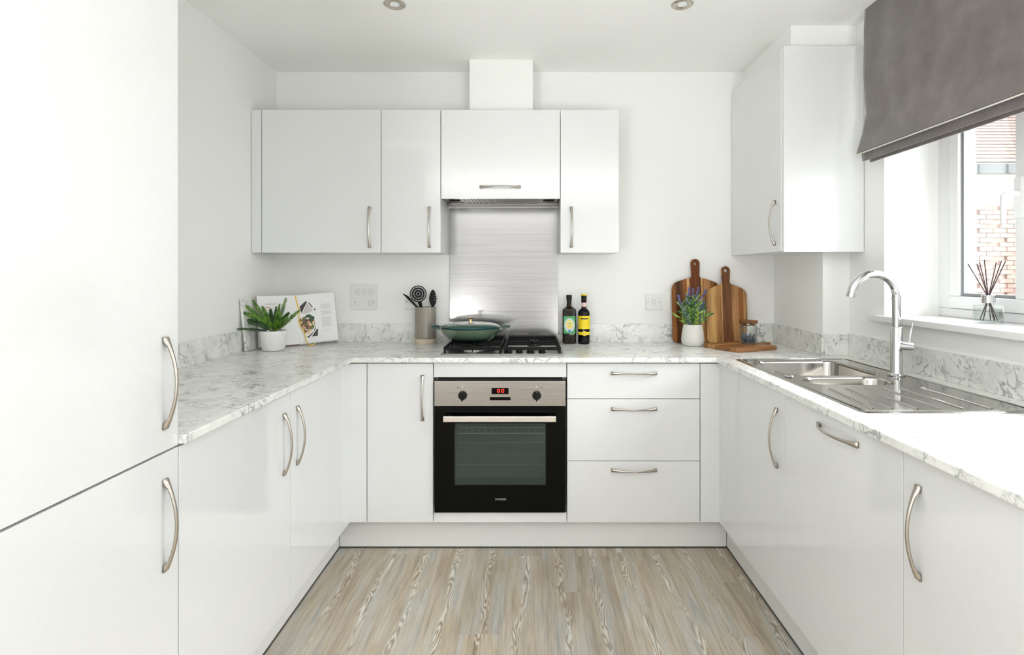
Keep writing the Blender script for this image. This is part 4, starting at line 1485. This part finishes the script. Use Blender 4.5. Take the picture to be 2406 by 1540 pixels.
# flat board
m3 = board_mat('acacia_flat', [(-0.2, (0.34, 0.17, 0.07)), (-0.05, (0.30, 0.13, 0.05)), (0.03, (0.42, 0.22, 0.09)), (0.08, (0.33, 0.15, 0.06))], axis='Y', grain_axis='X')
bm = bmesh.new()
ol = [(-0.135, -0.105), (-0.125, -0.121), (-0.11, -0.1215), (0.11, -0.1215), (0.127, -0.119), (0.135, -0.104), (0.135, -0.03), (0.142, -0.021), (0.20, -0.019), (0.212, -0.010), (0.214, 0.0),
      (0.212, 0.010), (0.20, 0.019), (0.142, 0.021), (0.135, 0.03), (0.135, 0.104), (0.127, 0.119), (0.11, 0.1215), (-0.11, 0.1215), (-0.125, 0.121), (-0.135, 0.105)]
prism(bm, ol, 0.0005, 0.019)
fb = obj('chopping_board', bm, m3, bevel=0.003)
d = Vector((0.896, 0.444))
ctr = Vector((0.976, 2.653)) + d.normalized() * 0.135 + Vector((-0.444, 0.896)).normalized() * 0.1215
fb.location = (ctr.x, ctr.y, WT)
fb.rotation_euler = (0, 0, math.atan2(0.444, 0.896))
tag(fb, 'wooden paddle board lying flat under the glass jar', 'chopping board', 'wooden chopping boards')

# ------------------------------------------------------------------ jar with berries
JX, JY, JZ = 1.106, 2.868, WT + 0.0195
t = thing('glass_jar', 'small glass jar with wooden lid standing on the flat board', 'jar', (JX, JY, JZ))
bm = bmesh.new()
lathe(bm, [(0.036, 0.0), (0.040, 0.003), (0.042, 0.012), (0.042, 0.088), (0.040, 0.094), (0.034, 0.097), (0.034, 0.102), (0.032, 0.102), (0.032, 0.096), (0.038, 0.091), (0.0398, 0.086), (0.0398, 0.013), (0.034, 0.004)], 0, 0, 40)
obj('glass_body', bm, M['jarglass'], t, local=True, smooth=True)
bm = bmesh.new()
lathe(bm, [(0.031, 0.094), (0.031, 0.1025), (0.042, 0.1028), (0.0445, 0.105), (0.0445, 0.116), (0.043, 0.118), (0.01, 0.1185)], 0, 0, 40)
obj('lid', bm, board_mat('dark_wood_lid', [(-0.2, (0.17, 0.07, 0.028)), (0.0, (0.22, 0.095, 0.035))], grain_axis='X'), t, local=True, smooth=True, label='dark wooden lid')
bbm = bmesh.new()
bmesh.ops.create_icosphere(bbm, subdivisions=2, radius=0.0062)
for f in bbm.faces:
    f.smooth = True
bme = bpy.data.meshes.new('blueberry')
bbm.to_mesh(bme)
bbm.free()
bme.materials.append(leaf_mat('bloomed_blueberry_skin', (0.02, 0.045, 0.08), (0.15, 0.22, 0.31), 160))
cnt = 0
for lay in range(4):
    for rr, nn in ((0.0, 1), (0.0135, 6), (0.0265, 12)):
        for i in range(nn):
            a = 2 * PI * i / nn + lay * 0.4 + rr * 30
            if lay == 3 and random.random() < 0.25:
                continue
            b = bpy.data.objects.new('blueberry', bme)
            COL.objects.link(b)
            b.location = (JX + rr * 1.05 * math.cos(a), JY + rr * 1.05 * math.sin(a), JZ + 0.0110 + lay * 0.0105)
            b.rotation_euler = (random.random() * 3, random.random() * 3, 0)
            tag(b, 'dark blueberry heaped in the bottom of the small glass jar', 'blueberry', 'blueberries in the glass jar')

# ------------------------------------------------------------------ lavender
t = thing('potted_lavender', 'potted lavender with green leaves and purple spikes in a cream pot', 'plant', (0.840, 2.935, WT))
bm = bmesh.new()
lathe(bm, [(0.042, 0.0003), (0.050, 0.003), (0.0565, 0.014), (0.0585, 0.032), (0.056, 0.062), (0.0500, 0.095), (0.0465, 0.110), (0.045, 0.1115), (0.0430, 0.110), (0.043, 0.100), (0.01, 0.099)], 0, 0, 44)
obj('pot', bm, M['stoneware'], t, local=True, smooth=True)
GL = [leaf_mat('yellow_green_leaf', (0.10, 0.22, 0.02), (0.36, 0.50, 0.09), 60), leaf_mat('grey_green_leaf', (0.06, 0.12, 0.08), (0.25, 0.34, 0.27), 60), leaf_mat('deep_green_leaf', (0.015, 0.07, 0.02), (0.07, 0.18, 0.05), 60)]
PUR = leaf_mat('purple_lavender_flower', (0.05, 0.04, 0.13), (0.22, 0.20, 0.38), 120)


def leaf(bm, p, d, L, w):
    d = d.normalized()
    s = d.cross(Vector((random.uniform(-0.4, 0.4), -1, random.uniform(-0.3, 0.5)))).normalized()
    nrm = d.cross(s).normalized()
    c = [p, p + d * L * 0.35 + s * w / 2, p + d * L * 0.7 + s * w * 0.38 + nrm * L * 0.04, p + d * L + nrm * L * 0.12, p + d * L * 0.7 - s * w * 0.38 + nrm * L * 0.04, p + d * L * 0.35 - s * w / 2]
    m = p + d * L * 0.5 - nrm * w * 0.12
    vs = [bm.verts.new(q) for q in c]
    vm = bm.verts.new(m)
    for i in range(6):
        bm.faces.new([vs[i], vs[(i + 1) % 6], vm])


for k in range(44):
    a = 2 * PI * k / 44 * 5.1
    rad = 0.022 + 0.066 * ((k * 0.618) % 1.0)
    tip = Vector((rad * math.cos(a), rad * 0.75 * math.sin(a), 0.150 + 0.105 * ((k * 0.382 + 0.1) % 1.0) - 0.2 * max(0, rad - 0.07)))
    base = Vector((tip.x * 0.15, tip.y * 0.15, 0.100))
    bm = bmesh.new()
    tube(bm, [base, (base + tip) / 2 + Vector((tip.x * 0.1, tip.y * 0.1, 0.01)), tip], 0.0012, 5)
    for j in range(15):
        u = 0.1 + 0.9 * j / 14
        p = base.lerp(tip, u)
        aa = random.random() * 2 * PI
        dr_ = (tip - base).normalized() * random.uniform(0.5, 1.1) + Vector((math.cos(aa), math.sin(aa) * 0.8, 0.1)) * 0.8
        leaf(bm, p, dr_, random.uniform(0.022, 0.042), random.uniform(0.0060, 0.0095))
    obj('sprig', bm, GL[(k * 7) % 3], t, local=True)
for (tx, tz, ty, ln) in ((-0.018, 0.300, 0.0, 0.062), (0.034, 0.300, 0.01, 0.060), (0.008, 0.292, 0.02, 0.055), (0.066, 0.288, -0.005, 0.036), (-0.078, 0.260, -0.01, 0.045), (0.010, 0.262, -0.03, 0.048), (0.036, 0.250, -0.02, 0.045), (-0.030, 0.262, 0.01, 0.040), (0.050, 0.232, -0.03, 0.03)):
    bm = bmesh.new()
    tip = Vector((tx, ty, tz))
    base = Vector((tx * 0.2, ty * 0.2, 0.10))
    d_ = (tip - base).normalized()
    d_.x += 0.12
    d_.normalize()
    st = tip - d_ * ln
    tube(bm, [base, (base + st) / 2, st, tip], 0.0011, 5)
    nb = int(ln / 0.005)
    for j in range(nb):
        u = j / max(nb - 1, 1)
        for s in range(4):
            aa = s * PI / 2 + j * 0.8
            q = st + d_ * ln * u
            r = 0.004 * (1 - 0.6 * u)
            leaf(bm, q, d_ * 0.7 + Vector((math.cos(aa), math.sin(aa), 0)), 0.009, 0.006)
            leaf(bm, q, d_ * 1.2 + Vector((math.cos(aa + .7), math.sin(aa + .7), 0)) * 0.7, 0.008, 0.005)
    obj('flower_spike', bm, PUR, t, local=True)

# ------------------------------------------------------------------ sink and tap
t = thing('sink', 'stainless steel one and a half bowl sink with ribbed drainer', 'sink', ((SX0 + SX1) / 2, (SY0 + SY1) / 2, WT))
cxs, cys = (SX0 + SX1) / 2, (SY0 + SY1) / 2
bowl1 = (1.108, 2.215, 0.345, 0.345, 0.045)      # cx, cy, width x, length y, radius
bowl2 = (1.092, 1.942, 0.300, 0.140, 0.060)
zt = WT + 0.0035
bm = bmesh.new()
# deck as a filled outline with two holes (triangle fill keeps the holes open)
loops = []
for pts in (rrect(cxs, cys, SX1 - SX0 - 0.012, SY1 - SY0 - 0.012, 0.016, 6), rrect(*bowl1[:4], bowl1[4], 8), rrect(*bowl2[:4], bowl2[4], 8)):
    vs = [bm.verts.new((x, y, zt)) for x, y in pts]
    es = [bm.edges.new((vs[i], vs[(i + 1) % len(vs)])) for i in range(len(vs))]
    loops.append((vs, es))
bmesh.ops.triangle_fill(bm, edges=[e for _, es in loops for e in es], use_beauty=True, use_dissolve=False)
# rolled rim
outer = loops[0][0]
rim = [bm.verts.new((x, y, WT + 0.0005)) for x, y in rrect(cxs, cys, SX1 - SX0, SY1 - SY0, 0.02, 6)]
for i in range(len(outer)):
    j = (i + 1) % len(outer)
    bm.faces.new([outer[i], outer[j], rim[j], rim[i]])
obj('deck', bm, M['sink'], t)
for nm, (cx, cy, w, l, r), dep in (('main_bowl', bowl1, 0.150), ('half_bowl', bowl2, 0.120)):
    bm = bmesh.new()
    prev = None
    for k, (ins, z) in enumerate(((0.0, zt), (0.004, zt - 0.003), (0.006, zt - 0.010), (0.010, zt - dep * 0.75), (0.020, zt - dep * 0.93), (0.040, zt - dep))):
        ring = [bm.verts.new((x, y, z)) for x, y in rrect(cx, cy, w - 2 * ins, l - 2 * ins, max(r - ins * 0.3, 0.02), 8)]
        if prev:
            for i in range(len(ring)):
                j = (i + 1) % len(ring)
                bm.faces.new([prev[i], prev[j], ring[j], ring[i]])
        prev = ring
    bm.faces.new(prev)
    o = obj(nm, bm, M['sink'], t, smooth=True)
    bm = bmesh.new()
    lathe(bm, [(0.040, zt - dep + 0.0005), (0.040, zt - dep + 0.002), (0.03, zt - dep + 0.0025), (0.012, zt - dep + 0.001)], cx, cy, 28)
    obj('waste', bm, M['chrome'], t, smooth=True)
# raised border round the deck and drainer ribs
bm = bmesh.new()
ring_prism(bm, rrect(cxs, cys, SX1 - SX0 - 0.020, SY1 - SY0 - 0.020, 0.016, 6), rrect(cxs, cys, SX1 - SX0 - 0.030, SY1 - SY0 - 0.030, 0.014, 6), zt - 0.001, zt + 0.0022)
obj('raised_border', bm, M['sink'], t, bevel=0.001)
for i, (xa, xb, ya) in enumerate(((0.955, 0.930, 1.80), (1.012, 0.982, 1.81), (1.075, 1.052, 1.815), (1.135, 1.115, 1.815), (1.195, 1.180, 1.82), (1.262, 1.255, 1.82))):
    bm = bmesh.new()
    tube(bm, [(xa, ya, zt + 0.0002), (xb, 1.530, zt + 0.0002)], 0.0035, 8)
    obj('drainer_rib', bm, M['sink'], t, smooth=True)
bm = bmesh.new()
lathe(bm, [(0.016, zt + 0.0003), (0.018, zt + 0.002), (0.014, zt + 0.006), (0.005, zt + 0.007)], 0.925, 2.02, 24)
obj('overflow_control', bm, M['chrome'], t, smooth=True)

TX, TY = 1.326, 2.040
t = thing('kitchen_tap', 'tall chrome swan-neck tap with side lever behind the sink', 'tap', (TX, TY, zt + 0.0005))
bm = bmesh.new()
lathe(bm, [(0.029, 0.0005), (0.029, 0.004), (0.022, 0.008), (0.0195, 0.012), (0.0195, 0.175), (0.0175, 0.178)], 0, 0, 32)
obj('body', bm, M['chrome'], t, local=True, smooth=True)
bm = bmesh.new()
pts = [(0, 0, 0.1783), (0, 0, 0.22), (0, 0, 0.26), (0, 0, 0.288)]
R = 0.088
for i in range(1, 23):
    a = PI * i / 22 * 0.96
    pts.append((-R + R * math.cos(a), -0.10 * (R - R * math.cos(a)), 0.288 + 0.082 * math.sin(a)))
tube(bm, pts, 0.0142, 18)
obj('spout', bm, M['chrome'], t, local=True, smooth=True)
e = Vector(pts[-1])
bm = bmesh.new()
dd = (Vector(pts[-1]) - Vector(pts[-2])).normalized()
tube(bm, [e + dd * 0.0003, e + dd * 0.012], [0.0155, 0.0150], 18)
obj('aerator', bm, M['chrome'], t, local=True, smooth=True)
bm = bmesh.new()
tube(bm, [(0.0, 0, 0.275), (0.0, 0, 0.287)], 0.0153, 18)
obj('collar_ring', bm, M['chrome'], t, local=True, smooth=True)
bm = bmesh.new()
tube(bm, [(-0.004, -0.0200, 0.112), (0.036, -0.030, 0.108)], [0.0165, 0.0165], 20)
lv = obj('lever_hub', bm, M['chrome'], t, local=True, smooth=True)
bm = bmesh.new()
tube(bm, [(0.028, -0.028, 0.122), (0.031, -0.030, 0.150), (0.037, -0.033, 0.196)], [0.0035, 0.0030, 0.0032], 10)
obj('lever', bm, M['chrome'], lv, local=True, smooth=True)

# ------------------------------------------------------------------ reed diffuser on the sill
SZ = 1.096
t = thing('reed_diffuser', 'clear square glass reed diffuser bottle on the window sill', 'diffuser', (1.597, 1.962, SZ + 0.0003), (0, 0, 0))
bm = bmesh.new()
sq_loft(bm, [(0.031, 0.006, 0.0), (0.033, 0.007, 0.003), (0.033, 0.007, 0.058), (0.031, 0.008, 0.0625), (0.0145, 0.0144, 0.064), (0.0145, 0.0144, 0.070)])
obj('glass_body', bm, M['jarglass'], t, local=True, smooth=True)
bm = bmesh.new()
sq_loft(bm, [(0.0275, 0.004, 0.006), (0.0285, 0.004, 0.008), (0.0285, 0.004, 0.050), (0.0275, 0.004, 0.0505)])
obj('oil', bm, glass_mat('clear_scented_oil', (0.93, 0.94, 0.94), 0.02), t, local=True)
bm = bmesh.new()
lathe(bm, [(0.0150, 0.0703), (0.0205, 0.0706), (0.0205, 0.0975), (0.0185, 0.0985), (0.009, 0.0985), (0.008, 0.075)], 0, 0, 32)
obj('collar', bm, M['chrome'], t, local=True, smooth=True)
for (tx, ty, tz), place in zip(((-0.060, 0.015, 0.208), (-0.040, 0.0, 0.208), (-0.022, -0.01, 0.222), (-0.015, 0.02, 0.215), (0.028, 0.0, 0.212), (0.050, -0.012, 0.216), (0.055, 0.01, 0.218)),
        ('leftmost, leaning farthest left', 'second from left, just right of the leftmost one', 'third from left, in the taller middle pair', 'fourth from left, in the taller middle pair', 'third from right, steepest of the right-leaning ones', 'second from right', 'rightmost, leaning farthest right')):
    top_ = Vector((tx, ty, tz))
    neck = Vector((tx * 0.04, ty * 0.04, 0.094))
    dirn = (neck - top_).normalized()
    bot = neck + dirn * ((0.094 - 0.009) / -dirn.z)
    bot.x = max(-0.024, min(0.024, bot.x))
    bm = bmesh.new()
    tube(bm, [top_, neck, bot], 0.0017, 7)
    ro = obj('reed', bm, plain('dark_reed', (0.06, 0.035, 0.04), 0.6), None)
    ro.location = (1.597, 1.962, SZ + 0.0003)
    tag(ro, 'dark diffuser reed ' + place, 'reed', 'reeds in the diffuser')

# ------------------------------------------------------------------ outside: neighbouring brick garage and tiled roof
M['brick'] = leaf_mat('red_brick', (0.165, 0.085, 0.07), (0.215, 0.125, 0.10), 3.0)
M['mortar'] = plain('pale_mortar', (0.34, 0.32, 0.29), 0.9)
M['render'] = plain('white_render', (0.85, 0.84, 0.80), 0.9)
M['soffit'] = plain('cream_soffit', (0.45, 0.42, 0.33), 0.7)
M['gutter'] = plain('grey_gutter', (0.055, 0.06, 0.065), 0.5)
M['tile'] = leaf_mat('terracotta_roof_tile', (0.14, 0.09, 0.078), (0.18, 0.12, 0.105), 5.0)
g0 = struct('trim_4', B((1.80, 22, -8, 26, -0.3, -0.05)), plain('pale_paving', (0.30, 0.29, 0.27), 0.9), label='pale paved yard outside the window')
t = thing('brick_garage', 'red brick outbuilding with grey gutter seen through the window', 'building', (8.6, 9.6, -0.05))
GY = 9.2
obj('wall_core', B((6.60, 12.0, GY + 0.012, GY + 3.0, -0.05, 2.42)), M['mortar'], t)
obj('rendered_band', B((6.60, 12.0, GY, GY + 3.0, 2.42, 2.78)), M['render'], t)
obj('soffit_board', B((6.50, 12.1, GY - 0.25, GY + 3.0, 2.78, 2.86)), M['soffit'], t)
bm = bmesh.new()
box(bm, 6.45, 12.15, GY - 0.33, GY - 0.25, 2.86, 3.03)
for i in range(12):
    box(bm, 6.6 + i * 0.46, 6.64 + i * 0.46, GY - 0.36, GY - 0.33, 2.87, 3.02)
obj('gutter', bm, M['gutter'], t, bevel=0.01)
brm = bpy.data.meshes.new('brick')
bb = B((-0.1065, 0.1065, -0.05, 0.012, -0.0325, 0.0325))
bb.to_mesh(brm)
bb.free()
brm.materials.append(M['brick'])
for r in range(32):
    z = 0.03 + r * 0.075
    for c in range(9):
        x = 6.75 + c * 0.225 + (0.1125 if r % 2 else 0)
        b = bpy.data.objects.new('brick', brm)
        COL.objects.link(b)
        b.parent = t
        b.location = Vector((x, GY + 0.012, z)) - Vector(t.location)
        b.rotation_euler = (0, 0, PI if (r * 5 + c * 3) % 4 == 0 else 0)
bm = bmesh.new()
for r in range(32):
    z = 0.03 + r * 0.075
    for c in range(9, 22):
        x = 6.75 + c * 0.225 + (0.1125 if r % 2 else 0)
        box(bm, x - 0.1065, x + 0.1065, GY, GY + 0.024, z - 0.0325, z + 0.0325)
o = obj('brick_courses', bm, M['brick'], t)
o['kind'] = 'stuff'

t = thing('tiled_house', 'farther house with pale red hipped tile roof behind the outbuilding', 'building', (12.0, 14.0, -0.05))
obj('walls', B((8.5, 15.5, 12.6, 17.0, -0.05, 3.55)), M['render'], t)
obj('fascia', B((8.3, 15.7, 12.35, 12.6, 3.55, 3.75)), M['gutter'], t)
bm = bmesh.new()
e0, e1, ya, yb, ze, zr = 8.2, 15.8, 12.3, 17.3, 3.75, 5.55
V = [bm.verts.new(p) for p in ((e0, ya, ze), (e1, ya, ze), (e1, yb, ze), (e0, yb, ze), (9.4, 14.8, zr), (13.4, 14.8, zr))]
for f in ((0, 1, 5, 4), (1, 2, 5), (2, 3, 4, 5), (3, 0, 4), (3, 2, 1, 0)):
    bm.faces.new([V[i] for i in f])
obj('roof', bm, M['tile'], t)
bm = bmesh.new()
n = 16
for i in range(1, n):
    u = i / n
    xa = e0 + (9.4 - e0) * u
    xb = e1 + (13.4 - e1) * u
    y = ya + (14.8 - ya) * u
    z = ze + (zr - ze) * u
    box(bm, xa, xb, y - 0.03, y + 0.02, z - 0.005, z + 0.035)
o = obj('tile_courses', bm, M['tile'], t)
bm = bmesh.new()
tube(bm, [(e1, ya, ze + 0.03), (13.4, 14.8, zr + 0.05), (9.4, 14.8, zr + 0.05), (e0, ya, ze + 0.03)], 0.10, 8)
obj('ridge_tiles', bm, M['mortar'], t)
